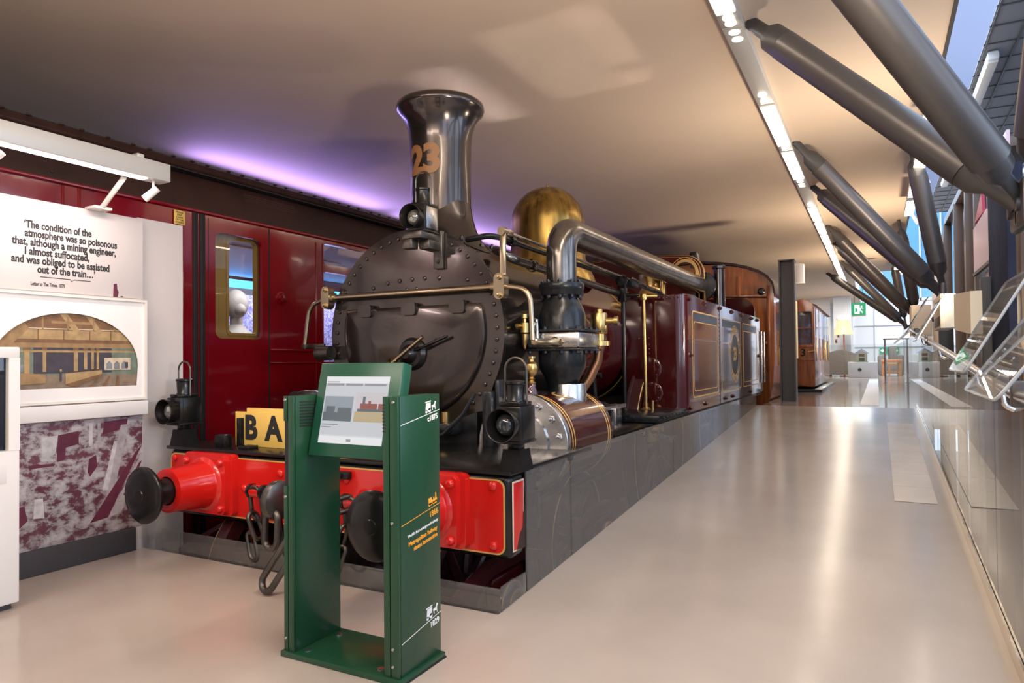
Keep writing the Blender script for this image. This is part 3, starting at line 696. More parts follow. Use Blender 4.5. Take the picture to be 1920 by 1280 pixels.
pts = []; P0 = Vector((-2.585, 2.35, 0.062)); P1 = Vector((-2.40, 2.40, 0.34)); A = (P1-P0).normalized(); Bv = A.cross(Vector((0.25, 1, 0))).normalized(); wd = 0.085
for i in range(14): t = PI*i/13; pts.append(P1+A*wd/2*math.sin(t)+Bv*wd/2*math.cos(t))
for i in range(14): t = PI*i/13; pts.append(P0-A*wd/2*math.sin(t)-Bv*wd/2*math.cos(t))
b = MB(); b.tube(pts, 0.0165, 12, closed=True); b.build('coupling_shackle', 'lead', hk)
link((-2.365, 2.535, 0.395), (-0.09, -0.27, -0.03), 0.19, 0.07, 0.013, 1).build('coupling_link', 'lead', hk)
link((LC, 2.545, 0.25), (0, -0.2, 1), 0.22, 0.075, 0.015).build('coupling_link', 'black', hk)
for sx in (-1, 1):
    x = LC+sx*0.335; b = MB(); b.cyl((x-0.035, 2.66, 0.405), (x+0.035, 2.66, 0.405), 0.036, n=24); b.cyl((x, 2.66, 0.405), (x, 2.735, 0.405), 0.026, n=18); eb = tag(b.build('side_chain_eye', 'red', loco), 'red eye of the side chain')
    b = MB()
    for e in (-1, 1): b.lathe([(0.040, 0), (0.040, 0.018), (0.022, 0.022), (0.022, 0.035), (0, 0.036)], (x+e*0.037, 2.66, 0.405), (e, 0, 0), 20)
    b.build('shackle_pin', 'black', eb)
    link((x, 2.65, 0.34), (0, -0.15, 1), 0.10, 0.085, 0.012).build('chain_link', 'lead', eb)
    xx = x-sx*0.03
    link((xx-0.02, 2.635, 0.225), (0.35*sx, -0.1, 1), 0.09, 0.06, 0.012, 1).build('chain_link', 'lead', eb)
    link((xx-0.05*1, 2.64, 0.11), (0.35*sx, 0.1, 1), 0.09, 0.06, 0.012).build('chain_link', 'lead', eb)
b = MB(); b.box(LC+0.14, 2.70, 0.505, LC+0.27, 2.732, 0.545, 0.006); b.bolt((LC+0.22, 2.70, 0.525), (0, -1, 0), 0.014); b.build('beam_bracket', 'black', loco)
# lamp irons on the beam
for x in (-3.80, -1.475):
    b = MB(); q = [(-0.055, -0.06, 0.604), (0.055, -0.06, 0.604), (0.055, 0.06, 0.604), (-0.055, 0.06, 0.604)]
    lo = [b.bm.verts.new((x+u*1.05, 2.80+v, z)) for u, v, z in q]; hi = [b.bm.verts.new((x+u*0.8, 2.80+v*0.8, 0.702)) for u, v, z in q]
    b._f(lo[::-1]); b._f(hi)
    for i in range(4): b._f([lo[i], lo[(i+1) % 4], hi[(i+1) % 4], hi[i]])
    b.box(x-0.03, 2.77, 0.70, x+0.03, 2.83, 0.732, 0.004); b.build('lamp_iron', 'black', loco)
# destination board brackets
MB().box(-3.425, 2.875, 0.60, -3.393, 2.92, 0.775, 0.003).build('board_bracket', 'black', loco)
MB().box(-3.53, 2.80, 0.60, -3.44, 2.86, 0.68, 0.01).build('footplate_block', 'black', loco)
MB().box(-3.30, 2.78, 0.604, -3.22, 2.86, 0.625, 0.004).build('footplate_bolt', 'black', loco)

# --- smokebox
ZC, RS, YF = 1.285, 0.685, 3.62
prof = [(LC+RS*math.cos(a), ZC+RS*math.sin(a)) for a in [math.radians(-28+i*(236/48)) for i in range(49)]]
half = [(0.575, 0.88), (0.545, 0.80), (0.535, 0.70), (0.55, 0.606)]
full = prof+[(LC-u, v) for u, v in half]+[(LC+u, v) for u, v in half[::-1]]
b = MB(); b.prism(full, 'XZ', YF, YF+0.03)
for i in range(44):
    a = math.radians(-50+i*(280/43)); rr = RS-0.05; px, pz = LC+rr*math.cos(a), ZC+rr*math.sin(a)
    b.rivet((px, YF, pz), (0, -1, 0), 0.0150, 0.013)
for px, pz in ((-2.98, 1.60), (-2.86, 1.625), (-2.76, 1.635), (-2.66, 1.64), (-2.56, 1.64), (-2.45, 1.635), (-2.24, 1.61), (-3.10, 1.57), (-2.70, 1.575), (-2.625, 1.575)): b.rivet((px, YF, pz), (0, -1, 0), 0.0155, 0.014)
sbf = b.build('smokebox_front', 'smoke', loco)
RB = 0.655
prof2 = [(LC+RB*math.cos(a), ZC+RB*math.sin(a)) for a in [math.radians(-42+i*(264/52)) for i in range(53)]]
full2 = prof2+[(LC-0.45, 0.70), (LC-0.45, 0.60), (LC+0.45, 0.60), (LC+0.45, 0.70)]
b = MB(); b.prism(full2, 'XZ', YF+0.03, 4.75)
for yy in (3.70, 4.70):
    for i in range(46):
        a = math.radians(-40+i*(260/45)); b.rivet((LC+RB*math.cos(a), yy, ZC+RB*math.sin(a)), (math.cos(a), 0, math.sin(a)), 0.010, 0.009)
b.build('smokebox_wrapper', 'smoke', loco)
# --- smokebox door: flat top, round below
zt = 1.462; rd = 0.555; zc = 1.295
a0 = math.asin((zt-zc)/rd)
dp = [(LC+rd*math.cos(a), zc+rd*math.sin(a)) for a in [PI-a0+i*((PI+2*a0)/44) for i in range(45)]]
def inset(pts, k):
    cx = sum(p[0] for p in pts)/len(pts); cz = sum(p[1] for p in pts)/len(pts); return [(cx+(p[0]-cx)*k, cz+(p[1]-cz)*k) for p in pts]
b = MB(); rings = []
for k, dy in ((1.0, 0.0), (1.0, 0.018), (0.99, 0.022), (0.95, 0.028), (0.85, 0.038), (0.7, 0.050), (0.45, 0.062), (0.2, 0.068)):
    rings.append([b.bm.verts.new((u, YF-dy, v)) for u, v in inset(dp, k)])
for A, B in zip(rings, rings[1:]):
    for i in range(len(A)): b._f([A[i], A[(i+1) % len(A)], B[(i+1) % len(A)], B[i]])
b._f(rings[-1]); door = b.build('smokebox_door', 'smoke', loco, sharp=50)
for x in (-3.02, -2.66, -2.29):
    b = MB(); b.prism(rrect(x-0.055, 1.405, x+0.055, 1.485, 0.018), 'XZ', YF-0.05, YF-0.015); b.build('hinge', 'smoke', door)
b = MB(); c = (LC+0.055, 0, 1.155)
b.lathe([(0.105, 3.575), (0.105, 3.545), (0.085, 3.52), (0.06, 3.515), (0.05, 3.49), (0.03, 3.47), (0, 3.468)], c, (0, 1, 0), 30); b.build('lock_boss', 'black', door)
b = MB(); o = Vector((LC+0.04, 3.475, 1.155))
d = Vector((0.80, 0, 0.56)).normalized()
b.tube([o-d*0.40+Vector((0, -0.02, 0)), o-d*0.1+Vector((0, -0.01, 0)), o+d*0.18], [0.011, 0.014, 0.011], 10)
b.lathe([(0.028, -0.018), (0.032, 0), (0.028, 0.018), (0, 0.018)], o-d*0.09+Vector((0, -0.02, 0)), (0, 1, 0), 18)
b.build('door_handle', 'rod', door)
b = MB(); b.tube([(LC+0.06, 3.50, 1.16), (LC+0.34, 3.52, 1.26)], [0.009, 0.010], 10); b.build('inner_handle', 'black', door)
# upper lamp iron
b = MB(); b.box(-2.575, 3.40, 1.86, -2.43, 3.60, 1.905, 0.006); b.box(-2.575, 3.40, 1.80, -2.50, 3.47, 1.86, 0.006); b.box(-2.475, 3.59, 1.69, -2.405, YF, 1.93, 0.006); b.box(-2.50, 3.47, 1.80, -2.42, YF, 1.86, 0.01); b.bolt((-2.44, 3.59, 1.735), (0, -1, 0), 0.015)
b.build('lamp_iron', 'lead', loco)
# --- smokebox side feet and lower front gear
MB().box(-1.99, 3.50, 0.60, -1.955, 3.70, 1.0, 0.02).box(-2.05, 3.46, 0.60, -1.985, 3.56, 0.93, 0.012).build('frame_plate', 'iron', loco)
MB().box(-3.375, 3.50, 0.60, -3.34, 3.70, 1.0, 0.02).build('frame_plate', 'iron', loco)
b = MB(); b.prism([(LC-0.53, 0.606), (LC+0.53, 0.606), (LC+0.53, 0.80), (LC+0.42, 0.76), (LC+0.30, 0.73), (LC-0.30, 0.73), (LC-0.42, 0.76), (LC-0.53, 0.80)], 'XZ', 3.55, YF)
for i in range(9): b.rivet((LC-0.40+i*0.1, 3.55, 0.70), (0, -1, 0), 0.011)
b.build('saddle_plate', 'iron', loco)
b = MB(); b.box(-2.40, 3.42, 0.66, -2.22, 3.55, 0.74, 0.03); b.cyl((-2.37, 3.40, 0.70), (-2.37, 3.55, 0.70), 0.022, n=12); b.cyl((-2.25, 3.40, 0.70), (-2.25, 3.55, 0.70), 0.022, n=12); b.build('drain_valve', 'iron', loco)
b = MB(); b.cyl((-2.31, 3.47, 0.74), (-2.31, 3.47, 0.80), 0.025, n=14); b.build('oil_cup', 'brass', loco)
b = MB(); b.tube([(-2.56, 3.38, 0.63), (-2.40, 3.36, 0.635), (-2.25, 3.36, 0.68), (-2.12, 3.37, 0.80), (-2.06, 3.40, 0.92)], 0.013, 10); b.build('curved_guard', 'iron', loco)
# --- front handrail
b = MB(); b.tube([(-3.30, 3.56, 1.548), (-1.98, 3.56, 1.548)], 0.020, 14)
b.tube(fillet([(-3.34, 3.56, 1.548), (-3.50, 3.56, 1.50), (-3.545, 3.56, 1.22)], 0.18, 8), 0.015, 12)
b.tube(fillet([(-1.95, 3.56, 1.548), (-1.775, 3.56, 1.52), (-1.762, 3.56, 1.225)], 0.16, 8), 0.016, 12)
hr2 = b.build('condenser_rod', 'rod', loco)
for x in (-3.325, -1.965):
    b = MB(); b.prism(rrect(x-0.035, 1.47, x+0.035, 1.625, 0.034), 'XZ', 3.525, 3.585); b.cyl((x, 3.56, 1.548), (x+(0.06 if x < LC else -0.06), 3.56, 1.548), 0.032, n=18); b.cyl((x, 3.58, 1.548), (x, YF, 1.548), 0.026, n=14)
    for z in (1.495, 1.60): b.bolt((x, 3.525, z), (0, -1, 0), 0.018, 0.016)
    b.build('rod_clamp', 'rod', hr2)
b = MB(); b.box(-1.985, 3.575, 1.56, -1.945, 3.592, 1.885, 0.004); b.cyl((-1.965, 3.56, 1.88), (-1.965, 3.61, 1.88), 0.026, n=16); b.box(-1.98, 3.60, 1.862, -1.95, 3.70, 1.90, 0.006); b.build('rod_lever', 'rod', hr2)
b = MB(); b.tube([(-1.965, 3.68, 1.882), (-1.95, 6.9, 1.80)], 0.010, 8); b.tube([(-1.95, 6.0, 1.845), (-1.92, 7.2, 1.72)], 0.009, 8); b.build('operating_rod', 'steel', hr2)
b = MB(); b.box(-3.56, 3.54, 1.20, -3.52, 3.58, 1.235, 0.006); b.box(-3.55, 3.55, 1.205, -3.36, 3.57, 1.235, 0.004); b.cyl((-3.42, 3.56, 1.17), (-3.30, 3.56, 1.17), 0.05, n=18); b.build('link_arm', 'lead', hr2)
# --- boiler
b = MB(); b.cyl((LC, 4.75, ZC), (LC, 8.0, ZC), 0.60, n=56); boiler = b.build('boiler', 'maroon', loco)
for yy in (5.02, 6.35):
    b = MB(); b.lathe([(0.602, -0.03), (0.606, -0.028), (0.606, 0.028), (0.602, 0.03)], (LC, yy, ZC), (0, 1, 0), 56); b.build('boiler_band', 'black', boiler)
    b = MB()
    for e in (-0.036, 0.036): b.lathe([(0.601, e-0.005), (0.6055, e-0.004), (0.6055, e+0.004), (0.601, e+0.005)], (LC, yy, ZC), (0, 1, 0), 56)
    b.build('band_lining', 'gold', boiler)
b = MB(); b.cyl((LC, 7.0, ZC-0.05), (LC, 7.9, ZC-0.05), 0.72, n=56)
for i in range(30):
    a = math.radians(-60+i*8); b.rivet((LC+0.67*math.cos(a), 7.0, ZC-0.05+0.67*math.sin(a)), (0, -1, 0), 0.012)
b.build('firebox', 'maroon', loco)
# smaller steam pipes along the boiler
b = MB(); b.tube(fillet([(-2.22, 3.95, 1.84), (-2.12, 3.85, 1.80), (-2.06, 3.9, 1.76), (-2.05, 4.3, 1.745)], 0.07, 5)+[Vector((-2.03, 6.1, 1.69))], 0.030, 14); b.lathe([(0.042, -0.02), (0.046, 0), (0.042, 0.02)], (-2.05, 4.15, 1.748), (0, 1, 0), 16); b.build('side_steam_pipe', 'pipe', loco)
b = MB(); b.tube(fillet([(-2.30, 3.72, 1.88), (-2.12, 3.68, 1.885), (-2.06, 3.75, 1.875), (-2.06, 4.2, 1.865)], 0.06, 5)+[Vector((-1.98, 7.0, 1.80))], 0.019, 12); b.lathe([(0.034, -0.02), (0.034, 0.03), (0.024, 0.035)], (-2.06, 3.86, 1.873), (0, 1, 0), 14); b.build('blower_pipe', 'iron', loco)
# --- chimney
cy = 3.97
b = MB(); b.lathe([(0.216, 1.90), (0.211, 2.02), (0.208, 2.20), (0.209, 2.45), (0.213, 2.60), (0.222, 2.69), (0.243, 2.76), (0.275, 2.81), (0.300, 2.836), (0.307, 2.852), (0.303, 2.878), (0.286, 2.894), (0.264, 2.896), (0.248, 2.88), (0.20, 2.75), (0.18, 2.5), (0.0, 2.5)], (LC, cy, 0), (0, 0, 1), 64)
# saddle flare that follows the smokebox
rings = []
for r, lift in ((0.36, 0.004), (0.345, 0.02), (0.29, 0.045), (0.25, 0.10), (0.225, 0.17), (0.212, 0.25)):
    rg = []
    for i in range(64):
        a = 2*PI*i/64; dx = r*math.cos(a); zz = ZC+math.sqrt(RB*RB-dx*dx)+lift if lift < 0.05 else None
        if zz is None:
            base = ZC+math.sqrt(RB*RB-dx*dx); f = min(1, (lift-0.045)/0.205); zz = base*(1-f)+(ZC+RB)*f+lift
        rg.append(b.bm.verts.new((LC+dx, cy+r*math.sin(a)*0.92, zz)))
    rings.append(rg)
for A, B in zip(rings, rings[1:]):
    for i in range(64): b._f([A[i], A[(i+1) % 64], B[(i+1) % 64], B[i]])
for sx, sy in ((0.29, -0.18), (0.325, 0.0), (-0.29, -0.18), (0.29, 0.18)): b.bolt((LC+sx, cy+sy*1.1, ZC+math.sqrt(RB*RB-sx*sx)+0.02), (0.4*sx, 0, 1), 0.016, 0.02)
chim = b.build('chimney', 'smoke', loco, sharp=45)
def wrapc(rad):
    def f(co):
        a = co.x/rad; r = rad+co.z; return Vector((LC+r*math.sin(a), cy-r*math.cos(a), co.y))
    return f
b = MB(); wf = wrapc(0.2128)
b.text('23', 0.262, None, 0.0012, 0.012, space=0.95, fine=0.03, wrap=lambda c: wf(Vector((c.x*1.0+0.0, c.y+2.455, c.z)))); tag(b.build('chimney_number', 'goldtext', chim), 'large bronze number 23')
# --- dome
b = MB(); b.lathe([(0.44, 1.80), (0.42, 1.86), (0.385, 1.93), (0.345, 2.02), (0.338, 2.2), (0.338, 2.355)]+[(0.338*math.cos(a), 2.355+0.338*math.sin(a)) for a in [PI/2*i/14 for i in range(1, 14)]]+[(0.012, 2.693), (0.012, 2.71), (0, 2.715)], (LC+0.01, 5.70, 0), (0, 0, 1), 64)
b.build('steam_dome', 'domebrass', loco)
# --- big exhaust pipe to the tank with its valve
px, py = -1.805, 4.08
b = MB(); b.tube(fillet([(px, py, 1.58), (px, py, 1.955), (px, 8.2, 1.955)], 0.20, 12), 0.098, 32); bp = b.build('exhaust_pipe', 'pipe', loco)
b = MB(); b.lathe([(0.098, 8.05), (0.17, 8.05), (0.175, 8.06), (0.175, 8.12), (0.17, 8.13), (0.14, 8.16), (0.10, 8.2), (0, 8.2)], (px, 0, 1.955), (0, 1, 0), 32)
for i in range(10): a = 2*PI*i/10; b.bolt((px+0.145*math.cos(a), 8.05, 1.955+0.145*math.sin(a)), (0, -1, 0), 0.014)
b.build('pipe_flange', 'iron', bp)
b = MB(); b.box(px-0.05, 8.0, 1.69, px+0.05, 8.15, 1.9, 0.01); b.build('pipe_foot', 'iron', bp)
b = MB()
b.lathe([(0.098, 1.60), (0.145, 1.60), (0.148, 1.594), (0.148, 1.566), (0.145, 1.560), (0.142, 1.556), (0.142, 1.528), (0.138, 1.522), (0.110, 1.52), (0.112, 1.50), (0.135, 1.455), (0.155, 1.40), (0.158, 1.30)], (px, py, 0), (0, 0, 1), 36)
for i in range(10):
    a = 2*PI*i/10; q = (px+0.126*math.cos(a), py+0.126*math.sin(a)); b.bolt((*q, 1.60), (0, 0, 1), 0.014, 0.014); b.bolt((*q, 1.522), (0, 0, -1), 0.014, 0.016)
b.cyl((-2.10, py, 1.40), (px, py, 1.40), 0.11, n=24)
vb = b.build('condenser_valve', 'iron', loco)
b = MB(); b.box(px-0.185, py-0.175, 1.285, px+0.20, py+0.185, 1.30, 0.003); b.box(px-0.185, py-0.175, 1.165, px+0.20, py+0.185, 1.18, 0.003)
for i in range(4):
    for sx, sy in ((-0.16+i*0.11, -0.155), (0.175, -0.13+i*0.095)): b.bolt((px+sx, py+sy, 1.30), (0, 0, 1), 0.014, 0.014); b.bolt((px+sx, py+sy, 1.165), (0, 0, -1), 0.014, 0.014)
b.build('valve_flange', 'iron', vb)
b = MB(); b.box(px-0.175, py-0.168, 1.18, px+0.19, py+0.175, 1.285, 0.02); tag(b.build('valve_body', 'steel', vb), 'bright machined valve block')
b = MB(); b.lathe([(0.155, 1.165), (0.155, 1.09), (0.148, 1.05), (0.12, 1.0), (0.098, 0.95), (0.095, 0.90), (0.095, 0.80)], (px, py, 0), (0, 0, 1), 36); b.build('lower_casting', 'iron', vb)
b = MB(); b.lathe([(0.115, 0.955), (0.118, 0.95), (0.118, 0.80)], (px+0.03, py+0.02, 0), (0, 0, 1), 36); b.build('polished_collar', 'steel', vb)
b = MB(); b.box(-1.775, 3.56, 1.195, -1.73, 3.92, 1.235, 0.008); b.box(-1.79, 3.85, 1.19, -1.74, 3.93, 1.25, 0.02); b.bolt((-1.74, 3.90, 1.22), (1, 0, 0), 0.018); b.build('valve_arm', 'rod', vb)
# brass lubricator beside the valve
b = MB(); c = (-1.645, 4.33, 0)
b.lathe([(0, 1.445), (0.025, 1.445), (0.025, 1.42), (0.05, 1.42), (0.056, 1.41), (0.056, 1.29), (0.05, 1.28), (0.035, 1.278), (0.035, 1.235), (0.070, 1.23), (0.070, 1.20), (0, 1.195)], c, (0, 0, 1), 24); b.cyl((c[0], c[1], 1.365), (c[0]+0.10, c[1]+0.02, 1.365), 0.022, n=14); b.cyl((c[0]+0.10, c[1]+0.02, 1.365), (c[0]+0.125, c[1]+0.025, 1.365), 0.032, n=14); b.build('brass_lubricator', 'brass', loco)
b = MB(); b.tube([(-1.645, 4.33, 1.20), (-1.66, 4.33, 1.10), (-1.71, 4.30, 0.98), (-1.78, 4.27, 0.88)], [0.034, 0.034, 0.036, 0.038], 14); b.build('copper_pipe', 'copper', loco)
# brass gauge cock on the smokebox side
b = MB(); c = (-1.935, 3.80, 0); b.lathe([(0, 1.395), (0.018, 1.395), (0.020, 1.37), (0.012, 1.365), (0.012, 1.345), (0.026, 1.34), (0.028, 1.28), (0.018, 1.27), (0.014, 1.21), (0.008, 1.18), (0, 1.17)], c, (0, 0, 1), 16); b.cyl((-1.99, 3.80, 1.31), (-1.93, 3.80, 1.31), 0.014, n=10); b.cyl((-1.95, 3.78, 1.32), (-1.95, 3.72, 1.32), 0.012, n=10); b.tube([(-1.935, 3.80, 1.395), (-1.90, 3.78, 1.41), (-1.97, 3.82, 1.41)], 0.006, 8); b.build('brass_cock', 'brass', loco)
b = MB(); b.tube([(-1.99, 3.95, 1.40), (-1.90, 3.90, 1.36), (-1.885, 3.88, 1.22)], 0.012, 10); b.lathe([(0.028, -0.01), (0.034, 0), (0.028, 0.01)], (-1.90, 3.88, 1.32), (1, 0, 0), 16); b.build('drain_pipe', 'steel', loco)
# --- cylinders
for sx in (-1, 1):
    cx, cz, rc = LC+sx*0.835, 0.625, 0.275
    b = MB(); b.lathe([(rc, 3.60), (rc, 4.33), (rc-0.02, 4.345), (0, 4.345)], (cx, 0, cz), (0, 1, 0), 64); cyl_o = b.build('cylinder', 'maroon', loco)
    b = MB(); b.lathe([(rc-0.003, 3.545), (rc+0.012, 3.545), (rc+0.016, 3.55), (rc+0.016, 3.585), (rc+0.01, 3.605), (rc, 3.61)], (cx, 0, cz), (0, 1, 0), 64)
    b.lathe([(rc+0.008, 3.546), (0.235, 3.540), (0.185, 3.53), (0.178, 3.515), (0.10, 3.503), (0, 3.50)], (cx, 0, cz), (0, 1, 0), 64)
    for i in range(14):
        a = 2*PI*i/14+0.2; b.bolt((cx+0.243*math.cos(a), 3.541, cz+0.243*math.sin(a)), (0, -1, 0), 0.020, 0.018)
    tag(b.build('cylinder_cover', 'steel', cyl_o), 'polished steel cylinder cover with a ring of bolts')
    b = MB()
    for yy in (3.655, 3.69, 4.24, 4.275): b.lathe([(rc, yy-0.004), (rc+0.002, yy-0.003), (rc+0.002, yy+0.003), (rc, yy+0.004)], (cx, 0, cz), (0, 1, 0), 64)
    b.tube([(cx+(rc+0.001)*math.cos(a)*1, 3.98+0.11*math.sin(t), cz+(rc+0.001)*math.sin(a)) for t, a in [(2*PI*i/32, math.radians(75)+0.22*math.cos(2*PI*i/32)) for i in range(32)]], 0.003, 6, closed=True)
    b.build('cylinder_lining', 'gold', cyl_o)
    b = MB(); b.box(cx-0.28, 3.62, 0.62, cx+0.02, 4.30, 0.90, 0.03); b.build('valve_chest', 'iron', cyl_o)
    # oil cup with brass ball
    if sx > 0:
        b = MB(); b.lathe([(0.035, 0.88), (0.035, 0.93), (0.028, 0.94), (0.028, 0.965), (0, 0.965)], (-1.86, 3.74, 0), (0, 0, 1), 18); b.build('cup_base', 'maroon', cyl_o)
        b = MB(); b.lathe([(0.022, 0.96), (0.026, 0.97), (0.014, 0.985), (0.022, 0.995), (0.014, 1.005), (0.02, 1.012), (0.036, 1.035), (0.041, 1.06), (0.036, 1.085), (0.018, 1.10), (0.016, 1.115), (0.026, 1.118), (0.026, 1.13), (0, 1.132)], (-1.86, 3.74, 0), (0, 0, 1), 24); b.build('oil_cup', 'brass', cyl_o)
    b = MB(); b.cyl((cx, 4.34, cz), (cx, 4.42, cz), 0.10, n=24); b.cyl((cx, 4.42, cz), (cx, 5.1, cz-0.05), 0.028, n=14); b.box(cx-0.04, 4.36, cz+0.10, cx+0.04, 5.3, cz+0.13); b.box(cx-0.04, 4.36, cz-0.15, cx+0.04, 5.3, cz-0.12); b.box(cx-0.06, 5.0, cz-0.13, cx+0.06, 5.14, cz+0.11, 0.01); b.build('slide_bars', 'steel', cyl_o)
    b = MB(); b.box(cx-0.02, 5.07, cz-0.07, cx+0.02, 6.4, cz-0.01, 0.008) if False else b.tube([(cx, 5.07, cz-0.03), (cx, 6.8, 0.30)], 0.035, 10); b.build('connecting_rod', 'steel', cyl_o)
    b = MB(); b.box(cx-0.02, 3.7, 0.24, cx+0.02, 5.0, 0.27, 0.005); b.box(cx-0.03, 3.65, 0.10, cx+0.03, 3.72, 0.36, 0.01); b.build('drain_rod', 'lead', cyl_o)
# --- wheels
def wheel(y, r, nsp, nm):
    for sx in (-1, 1):
        x = LC+sx*0.70
        b = MB(); b.lathe([(r-0.07, -0.05), (r+0.02, -0.05), (r+0.02, -0.03), (r, -0.025), (r-0.005, 0.06), (r-0.06, 0.065), (r-0.07, 0.05), (r-0.07, -0.05)], (x, y, RAILZ+r), (sx, 0, 0), 56)
        b.lathe([(0, 0.07), (0.10, 0.07), (0.12, 0.05), (0.12, -0.05), (0, -0.06)], (x, y, RAILZ+r), (sx, 0, 0), 32)
        for i in range(nsp):
            a = 2*PI*i/nsp; b.cyl((x, y+0.1*math.cos(a), RAILZ+r+0.1*math.sin(a)), (x, y+(r-0.06)*math.cos(a), RAILZ+r+(r-0.06)*math.sin(a)), 0.03, 0.022, n=8)
        o = b.build(nm, 'maroonflat', loco)
        b = MB(); b.lathe([(r-0.002, 0.062), (r-0.008, 0.068), (r-0.014, 0.062)], (x, y, RAILZ+r), (sx, 0, 0), 56); b.build('tyre_lining', 'gold', o)
wheel(3.12, 0.46, 9, 'bogie_wheel'); wheel(4.55, 0.46, 9, 'bogie_wheel'); wheel(6.7, 0.86, 14, 'driving_wheel'); wheel(9.2, 0.86, 14, 'driving_wheel')
for y in (3.12, 4.55):
    for sx in (-1, 1):
        x = LC+sx*0.96; z = RAILZ+0.46
        b = MB(); b.lathe([(0.13, -0.12), (0.125, 0.02), (0.10, 0.05), (0.06, 0.06), (0.055, 0.075), (0, 0.08)], (x, y, z), (sx, 0, 0), 32); b.box(x-0.05, y-0.17, z-0.06, x+0.02, y+0.17, z+0.17, 0.03); ab = b.build('axle_box', 'maroon', loco)
        b = MB(); b.lathe([(0.118, 0.028), (0.117, 0.034), (0.110, 0.036)], (x, y, z), (sx, 0, 0), 36); b.lathe([(0.078, 0.056), (0.077, 0.060), (0.070, 0.060)], (x, y, z), (sx, 0, 0), 36); b.build('axle_lining', 'gold', ab)
        b = MB(); b.prism([(y-0.45, z+0.16), (y-0.15, z+0.24), (y+0.15, z+0.24), (y+0.45, z+0.16), (y+0.45, z+0.11), (y+0.15, z+0.18), (y-0.15, z+0.18), (y-0.45, z+0.11)], 'YZ', x-0.05, x+0.01); b.build('spring', 'maroonflat', ab)
b = MB()
for sx in (-1, 1): b.box(LC+sx*0.62-0.02, 2.85, -0.12, LC+sx*0.62+0.02, 11.0, 0.57)
b.build('main_frame', 'maroonflat', loco)
